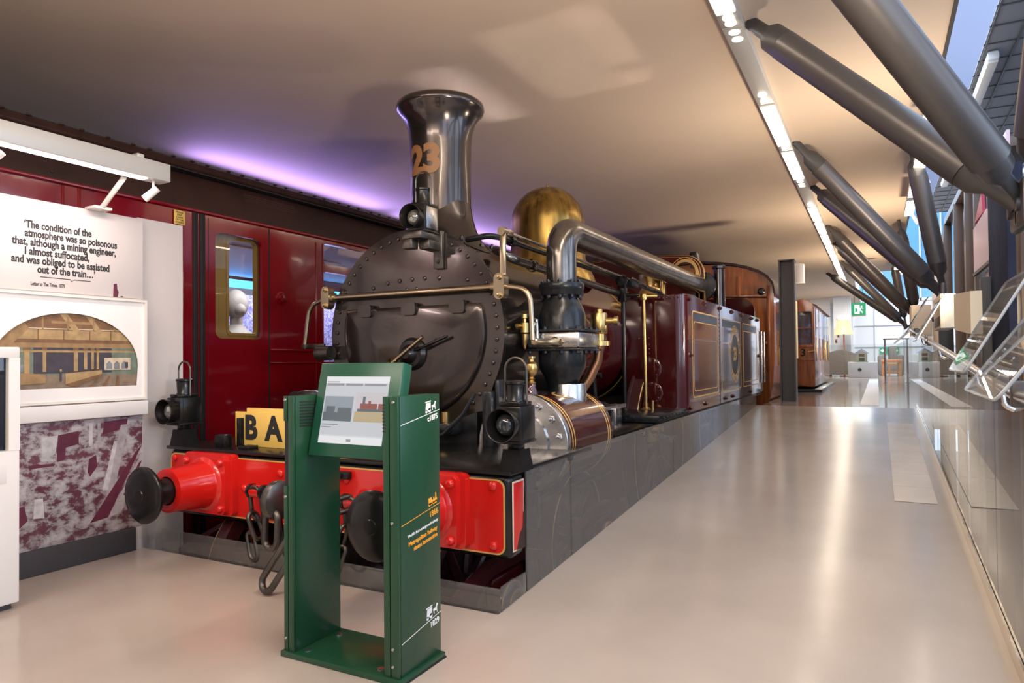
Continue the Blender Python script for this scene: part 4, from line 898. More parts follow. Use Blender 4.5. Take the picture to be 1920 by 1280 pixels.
# --- side tanks
TY0, TY1, TZ0, TZ1 = 6.16, 10.55, 0.615, 1.690
for sx in (-1, 1):
    xo = LC+sx*1.150; xi = LC+sx*0.59
    pts = [(xi, TY0), (xo-sx*0.10, TY0)]+[(xo-sx*0.10+sx*0.10*math.sin(a), TY0+0.10-0.10*math.cos(a)) for a in [PI/2*i/8 for i in range(1, 9)]]+[(xo, TY1), (xi, TY1)]
    b = MB(); b.prism(pts, 'XY', TZ0, TZ1)
    f = (sx, 0, 0)
    for yy in (7.66, 9.02):
        for i in range(24): b.rivet((xo, yy-0.03, TZ0+0.04+i*0.044), f, 0.008)
    for i in range(14): b.rivet((xi+sx*(0.04+i*0.035), TY0, TZ1-0.025), (0, -1, 0), 0.010)
    for i in range(14): b.rivet((xi+sx*(0.04+i*0.035), TY0, TZ0+0.04), (0, -1, 0), 0.010)
    for i in range(14): b.rivet((xi+sx*0.22, TY0, 0.72+i*0.04), (0, -1, 0), 0.010)
    for i in range(4): b.rivet((xi+sx*(0.08+i*0.045), TY0, 1.30), (0, -1, 0), 0.010)
    for yy, zz in ((6.26, 1.65), (6.26, 0.66), (6.9, 1.655), (6.9, 0.665), (7.66, 1.655), (7.9, .665), (8.35, 1.655), (8.35, .665), (9.0, 1.65), (9.6, .665), (9.8, 1.65), (10.3, 1.65), (6.30, 1.14), (10.4, 1.14)): b.bolt((xo, yy, zz), f, 0.022, 0.02)
    tk = b.build('side_tank', 'maroon', loco)
    b = MB()
    for yy in (7.66, 9.02): b.box(min(xo, xo+sx*0.003), yy-0.004, TZ0, max(xo, xo+sx*0.003), yy+0.004, TZ1)
    b.build('tank_joint', 'black', tk)
    def outline(b, y0, y1, z0, z1, w, off=0.0015):
        x0, x1 = sorted((xo, xo+sx*off)); b.prism(rrect(y0, z0, y1, z1, 0.05), 'YZ', x0, x1, holes=[rrect(y0+w, z0+w, y1-w, z1-w, 0.045)])
    b = MB(); outline(b, 6.40, 7.58, 0.74, 1.56, 0.014); outline(b, 6.46, 7.52, 0.80, 1.46, 0.008)
    outline(b, 7.74, 8.96, 0.74, 1.56, 0.010); outline(b, 9.10, 10.25, 0.74, 1.56, 0.010); outline(b, 9.15, 10.20, 0.80, 1.46, 0.008)
    b.build('tank_lining', 'gold', tk)
    b = MB(); x0, x1 = sorted((xo, xo+sx*0.001))
    for y0, y1 in ((6.46, 7.52), (7.80, 8.90), (9.15, 10.20)): b.box(x0, y0, 1.462, x1, y1, 1.545)
    b.build('lining_band', 'black', tk)
    if sx > 0:
        ec = (8.55, 1.155); b = MB(); x0 = xo+0.001
        b.prism(circle(*ec, 0.245, 48), 'YZ', xo, x0); b.build('emblem_disc', 'black', tk)
        b = MB()
        for r0, r1 in ((0.255, 0.243), (0.345, 0.338)): b.prism(circle(*ec, r0, 48), 'YZ', xo, x0+0.0005, holes=[circle(*ec, r1, 48)])
        b.text('23', 0.22, EAST(x0+0.0008, ec[0], ec[1]), bold=0.005, sx=0.9)
        def arc(s, r, a0, a1, size, flip=False):
            for i, ch in enumerate(s):
                a = math.radians(a0+(a1-a0)*i/(len(s)-1)); p = (ec[0]+r*math.cos(a), ec[1]+r*math.sin(a)); rot = a-PI/2 if not flip else a+PI/2
                b.text(ch, size, EAST(x0+0.0008, *p) @ Matrix.Rotation(rot, 4, 'Z'), bold=0.002)
        arc('METROPOLITAN', 0.295, 172, 8, 0.085); arc('RAILWAY', 0.295, 228, 312, 0.085, True)
        b.build('emblem_lettering', 'gold', tk)
        for zz in (0.905, 0.735):
            pass
        b = MB()
        for xx, zz, rr in ((xo-0.33, 1.02, 0.105), (xo-0.31, 0.80, 0.095)):
            b.lathe([(rr, 0), (rr, 0.006), (rr-0.012, 0.010), (0, 0.010)], (xx, TY0, zz), (0, -1, 0), 36)
            for i in range(4): a = PI/4+PI/2*i; b.rivet((xx+rr*0.75*math.cos(a), TY0-0.010, zz+rr*0.75*math.sin(a)), (0, -1, 0), 0.012)
        b.build('wash_out_plate', 'maroon', tk)
        b = MB(); b.tube([(-1.835, 5.98, 0.66), (-1.845, 5.98, 1.66)], 0.016, 12); b.lathe([(0.03, 1.64), (0.034, 1.66), (0.03, 1.69), (0, 1.69)], (-1.845, 5.98, 0), (0, 0, 1), 16); b.tube([(-1.90, 5.98, 1.675), (-1.73, 6.02, 1.67)], 0.022, 12); b.lathe([(0.05, 0.635), (0.05, 0.66), (0.025, 0.68), (0.025, 0.72), (0, 0.72)], (-1.835, 5.98, 0), (0, 0, 1), 18); b.cyl((-1.77, 5.97, 0.64), (-1.77, 5.97, 0.74), 0.012, n=10)
        tag(b.build('feed_pipe', 'brass', loco), 'upright brass pipe in front of the tank')
        b = MB(); b.tube([(-1.99, 5.85, 0.60), (-1.99, 5.85, 1.84)], 0.020, 12); b.box(-2.03, 5.81, 1.62, -1.96, 5.89, 1.83, 0.01); b.lathe([(0.04, 0.61), (0.04, 0.66), (0.024, 0.68)], (-1.99, 5.85, 0), (0, 0, 1), 16); b.tube([(-2.02, 5.85, 1.68), (-1.86, 5.9, 1.68)], 0.014, 10); b.build('upright_rod', 'black', loco)
        b = MB(); b.box(-2.12, 5.30, 0.605, -1.52, 6.30, 0.66, 0.006)
        for i in range(8): b.rivet((-1.515, 5.4+i*0.11, 0.635), (1, 0, 0), 0.012); b.rivet((-2.08+i*0.07, 5.30, 0.635), (0, -1, 0), 0.011)
        b.build('step_bracket', 'iron', loco)
        b = MB()
        for yy in (5.28, 5.40): b.lathe([(0.03, 0.60), (0.03, 0.50), (0.04, 0.49), (0.04, 0.46), (0.02, 0.44), (0, 0.44)], (-1.60, yy, 0), (0, 0, 1), 16); b.cyl((-1.60, yy, 0.55), (-1.52, yy, 0.55), 0.025, n=12)
        b.build('injector_valve', 'brass', loco)
        b = MB(); b.tube(fillet([(-2.05, 5.30, 0.66), (-2.05, 5.25, 0.98), (-1.98, 5.25, 0.98)], 0.03, 4), 0.022, 10); b.lathe([(0.06, -0.05), (0.065, 0), (0.06, 0.05), (0, 0.05)], (-2.02, 5.35, 0.70), (0, 1, 0), 18); b.build('reversing_lever', 'iron', loco)
# --- cab
b = MB(); yc = 8.0
cp = [(LC-0.93, 1.2), (LC+0.93, 1.2), (LC+0.93, 2.05)]+[(LC+0.72+0.21*math.cos(a), 2.07+0.24*math.sin(a)) for a in [PI/2*i/8 for i in range(9)]]+[(LC, 2.36)]+[(LC-0.72-0.21*math.sin(a), 2.07+0.24*math.cos(a)) for a in [PI/2*i/8 for i in range(9)]]
spec = [(LC+0.70, 2.115), (LC-0.70, 2.115)]
b.prism(cp, 'XZ', yc, yc+0.02, holes=[circle(*s, 0.125, 32) for s in spec]); cab = b.build('weatherboard', 'maroon', loco)
b = MB(); b.prism(cp, 'XZ', yc-0.006, yc+0.026, holes=[inset(cp, 0.985)]) ; 
for s in spec: b.prism(circle(*s, 0.155, 32), 'XZ', yc-0.012, yc, holes=[circle(*s, 0.122, 32)])
b.build('brass_edging', 'brass', cab)
b = MB(); q = inset(cp, 0.925); b.prism(q, 'XZ', yc-0.002, yc, holes=[inset(cp, 0.915)])
for s in spec: b.prism(circle(*s, 0.18, 32), 'XZ', yc-0.002, yc, holes=[circle(*s, 0.174, 32)])
b.build('cab_lining', 'gold', cab)
b = MB()
for s in spec: b.prism(circle(*s, 0.126, 32), 'XZ', yc+0.008, yc+0.012)
b.build('spectacle_glass', 'glass', cab)
b = MB(); bp2 = [(LC-1.12, 1.2), (LC+1.12, 1.2), (LC+1.12, 1.78)]+[(LC+0.92+0.20*math.cos(a), 1.78+0.20*math.sin(a)) for a in [PI/2*i/8 for i in range(9)]]+[(LC-0.92-0.20*math.sin(a), 1.78+0.20*math.cos(a)) for a in [PI/2*i/8 for i in range(9)]]
b.prism(bp2, 'XZ', 10.30, 10.33); b.build('bunker_sheet', 'maroon', loco)
b = MB(); b.box(LC-1.14, 10.5, 0.60, LC+1.14, 10.9, 1.5, 0.03); b.build('bunker', 'maroonflat', loco)
b = MB()
for yy in (10.58, 10.86): b.cyl((-1.50, yy, 0.75), (-1.50, yy, 1.5), 0.013, n=10)
b.build('cab_handrail', 'steel', loco)
b = MB(); b.cyl((-1.62, 8.2, 1.68), (-1.62, 8.2, 2.17), 0.067, 0.060, n=20); b.lathe([(0.062, 2.15), (0.078, 2.16), (0.078, 2.185), (0.06, 2.20), (0.05, 2.19)], (-1.62, 8.2, 0), (0, 0, 1), 8); b.build('tank_vent_pipe', 'smoke', loco)
b = MB(); b.lathe([(0.16, 1.74), (0.16, 1.80), (0.11, 1.86), (0.10, 1.90), (0.13, 1.98), (0.13, 2.02), (0.08, 2.03), (0, 2.03)], (-2.15, 7.25, 0), (0, 0, 1), 28); b.cyl((-1.98, 7.1, 1.75), (-1.98, 7.1, 1.95), 0.03, n=12); b.build('safety_valve', 'brass', loco)
b = MB(); b.box(-1.99, 8.3, 2.25, -1.9, 8.5, 2.40, 0.02); b.cyl((-1.95, 8.3, 2.2), (-1.95, 8.3, 2.35), 0.03, n=10); b.build('whistle_bracket', 'black', loco)
b = MB(); b.tube([(-1.95, 6.0, 1.80), (-1.93, 6.6, 1.77), (-1.9, 7.6, 1.74)], 0.012, 8); b.box(-2.02, 5.9, 1.76, -1.92, 6.1, 1.83, 0.01); b.lathe([(0.05, -0.02), (0.055, 0), (0.05, 0.02), (0, 0.02)], (-1.97, 5.75, 1.80), (0, 1, 0), 14); b.build('linkage', 'iron', loco)
b = MB(); b.tube([(-1.60, 6.35, 1.70), (-1.62, 6.9, 1.73), (-1.7, 7.6, 1.735)], 0.018, 10); b.build('tank_balance_pipe', 'iron', loco)

# ================================================================== HEAD LAMPS AND BOARD
def headlamp(loc, label, worn=False, lensm='lens'):
    t = thing('headlamp', loc, label, 'lamp', 'oil headlamps on the locomotive'); x, y, z = loc
    b = MB(); b.box(x-0.062, y-0.075, z, x+0.062, y+0.075, z+0.165, 0.005); b.box(x-0.066, y-0.079, z-0.004, x+0.066, y+0.079, z+0.010, 0.003); b.box(x-0.052, y-0.062, z+0.165, x+0.052, y+0.062, z+0.185, 0.004); b.build('body', 'black', t)
    b = MB(); c = (x-0.005, y-0.075, z+0.083); b.lathe([(0.055, 0), (0.058, 0.008), (0.060, 0.020), (0.072, 0.066), (0.076, 0.068), (0.077, 0.064), (0.066, 0.012), (0.064, 0)], c, (0, -1, 0), 36); b.build('hood', 'black', t)
    b = MB(); b.lathe([(0.052, 0.006), (0.048, 0.022), (0.036, 0.036), (0.02, 0.043), (0, 0.046)], c, (0, -1, 0), 32); b.build('lens', lensm, t)
    b = MB(); b.lathe([(0.045, 0.185), (0.045, 0.19), (0.042, 0.195), (0.046, 0.262), (0.050, 0.266), (0.050, 0.276), (0.044, 0.280), (0, 0.284)], (x, y, z), (0, 0, 1), 28); b.build('chimney_top', 'black', t)
    b = MB(); hp = [(x-0.056, y, z+0.175), (x-0.056, y, z+0.33)]+[(x-0.056*math.cos(a), y, z+0.33+0.056*math.sin(a)) for a in [PI*i/14 for i in range(1, 14)]]+[(x+0.056, y, z+0.33), (x+0.056, y, z+0.175)]
    b.tube(hp, 0.0055, 8); b.build('handle', 'lead', t)
    b = MB(); b.box(x+0.062, y-0.055, z+0.02, x+0.0645, y+0.06, z+0.155, 0.001)
    if worn: tag(b.build('worn_side_plate', 'steel', t), 'tarnished silvery side plate')
    else: b.build('side_plate', 'black', t)
    return t
headlamp((-3.80, 2.80, 0.734), 'black headlamp on the left end of the buffer beam by the white wall', lensm='lens')
headlamp((-1.475, 2.80, 0.734), 'black headlamp on the right end of the buffer beam by the cylinder', lensm='lensblue')
headlamp((-2.49, 3.51, 1.907), 'worn headlamp with a tarnished side below the chimney number', True)
t = thing('destination_board', (-3.0, 2.93, 0.60), 'yellow destination board with black letters behind the green kiosk', 'sign')
b = MB(); b.box(-3.47, 2.905, 0.606, -2.62, 2.918, 0.812, 0.003); b.box(-3.39, 2.921, 0.61, -2.62, 2.934, 0.835, 0.003); b.build('board', 'yellow', t)
b = MB(); b.text('B', 0.195, SOUTH(-3.335, 2.9045, 0.712), bold=0.009, sx=0.95); b.text('A', 0.195, SOUTH(-3.145, 2.9045, 0.712), bold=0.009, sx=0.95); b.build('letters', 'letter', t)

# ================================================================== CRIMSON CARRIAGE ON THE LEFT
CX = -4.5
co = thing('railway_carriage', (-5.8, 8, -0.6), 'glossy crimson railway carriage behind the locomotive with sliding doors', 'carriage')
holes = [rrect(3.585, 1.30, 4.045, 2.125, 0.06)]
for y in (4.75, 6.15, 7.55, 8.95): holes += [rrect(y, 1.10, y+1.25, 1.945, 0.04), rrect(y, 2.02, y+1.25, 2.205, 0.04)]
b = MB(); b.prism([(-2.5, -0.35), (16, -0.35), (16, 2.262), (-2.5, 2.262)], 'YZ', CX-0.045, CX, holes=holes)
b.box(-7.1, -2.5, -0.35, -7.05, 3.2, 2.26); b.box(-7.1, 3.2, -0.35, -7.05, 16, 1.0); b.box(-7.1, 3.2, 2.15, -7.05, 16, 2.26)
for y in (3.2, 5.5, 8, 11): b.box(-7.1, y, 1.0, -7.05, y+0.3, 2.15)
side = b.build('body_side', 'coach', co)
b = MB()
for y in (-0.6, 1.86, 2.46, 2.56, 3.30): b.box(CX, y-0.008, -0.3, CX+0.008, y+0.008, 2.24, 0.003)
for y in (4.745, 4.66): b.box(CX, y-0.006, -0.3, CX+0.007, y+0.006, 2.2, 0.002)
b.box(CX, 4.12, 1.205, CX+0.012, 9, 1.225, 0.004); b.box(CX, 4.12, 1.10, CX+0.010, 9, 1.112, 0.003)
b.build('beading', 'coach', side)
b = MB(); b.box(CX-0.01, 4.108, -0.3, CX+0.0015, 4.122, 2.235); b.box(CX-0.01, 3.52, -0.3, CX+0.0012, 3.524, 2.22); b.build('door_gap', 'rubber', side)
b = MB(); b.box(CX-0.01, 3.385, -0.35, CX+0.012, 3.425, 2.24, 0.004); b.box(CX-0.01, 3.445, -0.35, CX+0.012, 3.488, 2.24, 0.004); b.build('door_seal', 'rubber', co)
b = MB(); b.box(CX, -2.5, 2.240, CX+0.025, 16, 2.262, 0.006); b.build('cant_rail', 'coach', co)
b = MB(); b.lathe([(0.055, 0), (0.055, 0.008), (0.043, 0.014), (0.040, 0.010), (0.036, 0.010), (0.032, 0.022), (0, 0.026)], (CX, 4.24, 1.66), (1, 0, 0), 30); b.build('round_button', 'coach', co)
# roof: cove, gutter and curved top
rp = [(-4.50, 2.262), (-4.525, 2.40), (-4.575, 2.535), (-4.60, 2.545), (-4.60, 2.575), (-4.585, 2.585), (-4.58, 2.60), (-4.60, 2.64), (-4.75, 2.70), (-5.1, 2.78), (-5.8, 2.84), (-6.5, 2.78), (-7.0, 2.62), (-7.1, 2.262), (-7.05, 2.262), (-6.95, 2.58), (-5.8, 2.80), (-4.72, 2.62), (-4.56, 2.262)]
b = MB(); b.prism(rp, 'XZ', -2.5, 16)
for i in range(90): b.ball((-4.585, -2+i*0.16+0.02*math.sin(i*2.3), 2.647), 0.013, 8, 5, (1, 1.6, 0.7))
for i in range(40): b.rivet((-4.507, -1.8+i*0.42, 2.31), (1, 0, 0.2), 0.011)
for yv in (3.9, 5.4, 6.2):
    for k in range(4): b.box(-4.555+k*-0.006, yv, 2.43+k*0.018, -4.535+k*-0.006, yv+0.55, 2.436+k*0.018)
rf = b.build('roof', 'roof', co)
b = MB(); b.box(-4.60, -2.5, 2.540, -4.50, 16, 2.548); b.build('gutter', 'rubber', rf)
# interior seen through the windows
b = MB(); b.prism(rrect(3.42, 0.9, 4.32, 2.25, 0.02), 'YZ', -4.64, -4.60, holes=[rrect(3.785, 1.35, 4.065, 2.11, 0.03)]); b.build('inner_door_lining', 'ochre', co)
b = MB(); b.prism(rrect(3.765, 1.33, 4.085, 2.13, 0.04), 'YZ', -4.605, -4.592, holes=[rrect(3.788, 1.353, 4.062, 2.107, 0.03)]); b.build('inner_window_frame', 'ochre', co)
MB().box(CX-0.022, 3.575, 1.29, CX-0.017, 4.055, 2.135).build('door_glass', 'glass', co)
for y in (4.75, 6.15, 7.55, 8.95): MB().box(CX-0.022, y-0.01, 1.09, CX-0.017, y+1.26, 2.215).build('window_glass', 'glass', co)
b = MB(); b.box(-7.0, -2.4, 0.40, -4.56, 15.9, 0.44); b.build('carriage_floor', 'base', co)
b = MB(); b.box(-7.0, -2.4, 2.28, -4.6, 15.9, 2.30); b.build('carriage_ceiling', 'wall', co)
b = MB(); b.box(-6.9, -2.4, -0.60, -4.7, 15.9, -0.30); b.build('underframe', 'rubber', co)
b = MB(); b.cyl((-6.9, 4.4, 2.08), (-6.9, 8.5, 2.08), 0.05, n=14); tag(b.build('blue_lamp_tube', 'bluetube'), 'blue glowing tube seen through the carriage door window', 'lamp')
b = MB(); b.box(-7.75, 3.0, 0.6, -7.7, 11, 2.05); tag(b.build('crowd_poster', 'poster'), 'blue toned crowd poster seen through the carriage door window', 'poster')
b = MB(); b.prism([(-6.9, 2.18), (-5.6, 2.275), (-5.6, 2.265), (-6.9, 2.17)], 'XZ', 4.6, 6.2); tag(b.build('ceiling_notice', 'white'), 'white notice under the carriage ceiling in the door window', 'notice')
area('poster_fill', (-7.3, 6.5, 2.35), (-7.6, 6.5, 1.2), 5.0, 0.2, 60, (0.80, 0.85, 1.0))  # unseen lamp added to brighten the poster
area('carriage_fill', (-5.0, 6.0, 2.26), (-5.0, 6.0, 0), 0.15, 4.0, 50, (0.95, 0.92, 1.0))  # unseen lamp added so the lining and mannequin show up
# pale mannequin seated inside
t = thing('mannequin', (-5.5, 4.62, 0.44), 'pale mannequin seen through the carriage door window', 'mannequin')
b = MB(); b.lathe([(0.16, 0.44), (0.19, 0.8), (0.16, 1.05), (0.20, 1.28), (0.19, 1.36), (0.10, 1.44), (0.06, 1.48), (0.06, 1.56)], (-5.5, 4.62, 0), (0, 0, 1), 24); b.build('torso', 'mannequin', t)
b = MB(); b.ball((-5.49, 4.61, 1.68), 0.115, 20, 14, (0.95, 1.0, 1.25)); b.ball((-5.40, 4.58, 1.62), 0.06, 14, 10, (1, 0.8, 1)); b.build('head', 'mannequin', t)
# notice on the pillar
t = thing('door_notice', (CX+0.002, 3.27, 2.13), 'small yellow notice beside the carriage door seal', 'notice')
b = MB(); b.box(CX+0.008, 3.225, 2.125, CX+0.011, 3.315, 2.228, 0.001); b.build('plate', 'yellow', t)
b = MB()
for i, s in enumerate(('PLEASE', 'KEEP', 'CLEAR', 'OF THE', 'DOORS')): b.text(s, 0.019, EAST(CX+0.0115, 3.27, 2.213-i*0.0185), ext=0.0003, bold=0.0004)
b.build('notice_text', 'letter', t)

# ================================================================== GREEN KIOSK
kx0, kx1, ky0, ky1 = -1.995, -1.455, 1.895, 2.145
k = thing('touchscreen_kiosk', ((kx0+kx1)/2, 2.02, 0), 'dark green information kiosk with two posts and a tilted touchscreen', 'kiosk')
b = MB(); b.box(kx0-0.012, ky0-0.012, 0.0, kx1+0.012, ky1+0.012, 0.022, 0.003); bs = b.build('base_plate', 'green', k)
b = MB(); b.box(kx0-0.008, ky0-0.008, 0.0, kx1+0.014, ky1+0.014, 0.006); b.build('base_rubber', 'rubber', bs)
b = MB()
for x, y in ((-1.915, 1.93), (-1.915, 2.10), (-1.565, 1.93)): b.lathe([(0.014, 0), (0.014, 0.002), (0.006, 0.003), (0, 0.002)], (x, y, 0.022), (0, 0, 1), 16)
b.build('base_screws', 'steel', bs)
# left post: front channel with recess, inner face with louvres
b = MB(); b.box(kx0, ky0+0.004, 0.022, -1.945, ky1, 0.98, 0.002)
b.box(kx0, ky0-0.004, 0.022, kx0+0.020, ky0+0.01, 0.64, 0.002); b.box(kx0, ky0-0.004, 0.885, kx0+0.020, ky0+0.01, 0.98, 0.002)
b.box(kx0+0.024, ky0-0.004, 0.022, -1.945, ky0+0.01, 0.98, 0.002); lp = b.build('left_post', 'green', k)
b = MB(); b.box(kx0+0.001, ky0+0.002, 0.64, kx0+0.022, ky0+0.0042, 0.885); b.build('recess', 'rubber', lp)
b = MB()
for z in (0.966, 0.60, 0.07): b.lathe([(0.006, 0), (0.005, 0.003), (0, 0.004)], (kx0+0.010, ky0-0.004, z), (0, -1, 0), 12)
b.build('screws', 'steel', lp)
b = MB()
for i in range(9): b.box(-1.946, ky0+0.03, 0.862+i*0.0115, -1.9435, ky0+0.125, 0.867+i*0.0115)
b.build('louvres', 'rubber', lp)
b = MB(); b.box(-1.52, ky0+0.004, 0.022, kx1, ky1, 0.985, 0.002); b.box(-1.52, ky0-0.004, 0.022, -1.494, ky0+0.01, 0.985, 0.002); b.box(-1.490, ky0-0.004, 0.022, kx1, ky0+0.01, 0.985, 0.002)
rpst = b.build('right_post', 'green', k)
b = MB()
for x, z in ((-1.474, 0.966), (-1.482, 0.55), (-1.482, 0.06), (-1.482, 0.12)): b.lathe([(0.006, 0), (0.005, 0.003), (0, 0.004)], (x, ky0-0.004, z), (0, -1, 0), 12)
b.build('screws', 'steel', rpst)
b = MB()
for i in range(9): b.box(-1.5205, ky0-0.0045, 0.862+i*0.0115, -1.508, ky0+0.03, 0.867+i*0.0115)
b.build('louvres', 'rubber', rpst)
kz = kx1+0.0006
def rot7(y, z, d=8): return EAST(kz, y, z) @ Matrix.Rotation(math.radians(d), 4, 'Z')
def kline(b, y0, z0, y1, z1, w=0.0022):
    d = Vector((0, y1-y0, z1-z0)).normalized(); n = Vector((0, -d.z, d.y))*w/2
    b.prism([(y0-n.y, z0-n.z), (y1-n.y, z1-n.z), (y1+n.y, z1+n.z), (y0+n.y, z0+n.z)], 'YZ', kx1, kz)
def icon_bus(b, y, z, s=1.0):
    b.prism([(y, z), (y+0.034*s, z+0.006*s), (y+0.034*s, z+0.034*s), (y+0.004*s, z+0.03*s)], 'YZ', kx1, kz); b.prism([(y-0.002*s, z+0.032*s), (y+0.036*s, z+0.037*s), (y+0.036*s, z+0.041*s), (y-0.002*s, z+0.036*s)], 'YZ', kx1, kz)
    b.prism(circle(y+0.006*s, z-0.001*s, 0.007*s, 12), 'YZ', kx1, kz); b.prism(circle(y+0.027*s, z+0.003*s, 0.009*s, 12), 'YZ', kx1, kz)
    # horse
    h = [(0.040, 0.018), (0.058, 0.022), (0.064, 0.034), (0.070, 0.034), (0.072, 0.029), (0.066, 0.024), (0.066, 0.012), (0.069, 0.002), (0.066, 0.002), (0.062, 0.011), (0.048, 0.010), (0.049, 0.0), (0.045, 0.0), (0.043, 0.010)]
    b.prism([(y+u*s, z+v*s+0.003*s) for u, v in h], 'YZ', kx1, kz)
b = MB(); kline(b, ky0+0.012, 0.885, ky1-0.002, 0.926); icon_bus(b, ky0+0.160, 0.924, 0.95); b.text('c1875', 0.027, rot7(ky1-0.046, 0.899), bold=0.0006)
kline(b, ky0+0.012, 0.135, ky1-0.002, 0.175); icon_bus(b, ky0+0.158, 0.175, 1.0); b.text('1829', 0.029, rot7(ky1-0.042, 0.1465), bold=0.0006)
b.text("World\u2019s first underground railway", 0.0135, rot7(ky0+0.140, 0.507), bold=0.0003); b.build('white_print', 'white', rpst)
b = MB(); kline(b, ky0+0.012, 0.538, ky1-0.002, 0.578); b.text('1866', 0.029, rot7(ky1-0.043, 0.5485), bold=0.0004); b.text('Metropolitan Railway', 0.0205, rot7(ky0+0.140, 0.478), bold=0.0007); b.text('steam locomotive', 0.0205, rot7(ky0+0.156, 0.456), bold=0.0007)
y, z = ky0+0.178, 0.580
b.prism([(y, z), (y+0.05, z+0.008), (y+0.052, z+0.022), (y+0.047, z+0.022), (y+0.046, z+0.042), (y+0.040, z+0.041), (y+0.040, z+0.021), (y+0.034, z+0.020), (y+0.032, z+0.028), (y+0.027, z+0.027), (y+0.027, z+0.018), (y+0.018, z+0.017), (y+0.016, z+0.028), (y-0.004, z+0.025), (y-0.002, z+0.008)], 'YZ', kx1, kz)
for u in (0.003, 0.014, 0.03, 0.044): b.prism(circle(y+u, z+u*0.16+0.001, 0.006, 12), 'YZ', kx1, kz)
b.build('orange_print', 'orange', rpst)
# tilted monitor
mt = frame((-1.9355, 1.957, 0.752), (1, 0, 0), (0, 0.076, 0.350)); MW, MH = 0.400, 0.360
def mbox(b, x0, y0, x1, y1, z0, z1, bev=0): b.box(x0, y0, z0, x1, y1, z1, bev, mtx=mt)
b = MB(); mbox(b, 0, 0, MW, MH, -0.055, 0.0, 0.004); mon = b.build('monitor_case', 'greenlite', k)
sx0, sx1, sy0, sy1 = 0.042, 0.348, 0.050, 0.306
b = MB(); mbox(b, sx0, sy0, sx1, sy1, 0.0002, 0.0012); scr = tag(b.build('screen', ['screen'], mon), 'lit grey web page screen')
b = MB()
def sb(u0, v0, u1, v1, mi, d=0.0016):
    b.mi = mi; mbox(b, sx0+(sx1-sx0)*u0, sy0+(sy1-sy0)*v0, sx0+(sx1-sx0)*u1, sy0+(sy1-sy0)*v1, 0.0011, d)
ms = ['scr_bar', 'scr_white', 'scr_dark', 'scr_mid', 'scr_sky', 'scr_field', 'scr_red']
sb(0, 0.90, 1, 1, 1); sb(0.02, 0.86, 0.30, 0.895, 0); sb(0.33, 0.86, 0.60, 0.895, 0); sb(0.63, 0.86, 0.96, 0.895, 0); sb(0, 0, 1, 0.11, 1); sb(0, 0.12, 1, 0.125, 1)
sb(0.45, 0.035, 0.52, 0.07, 0, 0.002)
sb(0.02, 0.33, 0.48, 0.70, 3); sb(0.02, 0.33, 0.48, 0.46, 2, 0.002); sb(0.06, 0.46, 0.2, 0.55, 2, 0.002); sb(0.25, 0.46, 0.46, 0.53, 2, 0.002)
sb(0.52, 0.33, 0.98, 0.76, 4); sb(0.52, 0.33, 0.98, 0.48, 5, 0.002)
sb(0.56, 0.48, 0.96, 0.52, 2, 0.0022); sb(0.60, 0.52, 0.86, 0.60, 6, 0.0022); sb(0.88, 0.52, 0.97, 0.60, 6, 0.0022); sb(0.63, 0.60, 0.67, 0.70, 2, 0.0022); sb(0.72, 0.60, 0.76, 0.64, 6, 0.0022)
sb(0.02, 0.27, 0.28, 0.285, 0); sb(0.02, 0.23, 0.18, 0.245, 0); sb(0.02, 0.91, 0.22, 0.925, 0, 0.002)
b.build('page_content', ms, scr)
b = MB(); b.tube([(-1.95, 2.08, 0.88), (-1.935, 2.06, 0.88)], 0.03, 14); b.tube([(-1.538, 2.06, 0.88), (-1.515, 2.08, 0.88)], 0.03, 14); b.build('monitor_pivot', 'rubber', k)

# ================================================================== STEEL STRUTS AND RIGHT SIDE
nodes = [(0.60, 3.93, 1.815, 'nearest'), (0.585, 8.2, 1.745, 'second'), (0.56, 13.2, 1.78, 'third'), (0.56, 18.0, 1.85, 'fourth')]
ZT = 3.256
def strut(name, p0, p1, r, label):
    p0, p1 = Vector(p0), Vector(p1); d = (p1-p0).normalized(); L = (p1-p0).length
    t = thing(name, tuple(p1), label, 'steel strut', 'grey steel struts between the ceiling and the right hand nodes')
    b = MB(); b.cyl(p0+d*0.34, p1-d*0.30, r, n=28); b.build('tube', 'strut', t)
    # pointed end plate welded to the ceiling
    side = d.cross(Vector((0, 0, 1))).normalized(); upv = side.cross(d)
    for nm, a, e, s in (('ceiling_plate', p0, p0+d*0.38, 1), ('node_plate', p1, p1-d*0.36, -1)):
        b = MB(); q = []
        for (u, wv) in ((0.0, r*0.45), (0.16, r*0.5), (0.22, r*0.95), (0.38, r*0.99)):
            c = a+(e-a).normalized()*u; q.append((c, wv))
        rings = []
        for i, (c, wv) in enumerate(q):
            th = [0.02, 0.022, r*0.75, r*0.99][i]
            rings.append([b.bm.verts.new(c+upv*wv*math.cos(2*PI*k/20)*1.0+side*th*math.sin(2*PI*k/20)) for k in range(20)])
        for A, B in zip(rings, rings[1:]):
            for k in range(20): b._f([A[k], A[(k+1) % 20], B[(k+1) % 20], B[k]])
        b._f(rings[0][::-1]); b._f(rings[-1]); b.build(nm, 'strutdark' if nm == 'ceiling_plate' else 'strut', t)
    return t
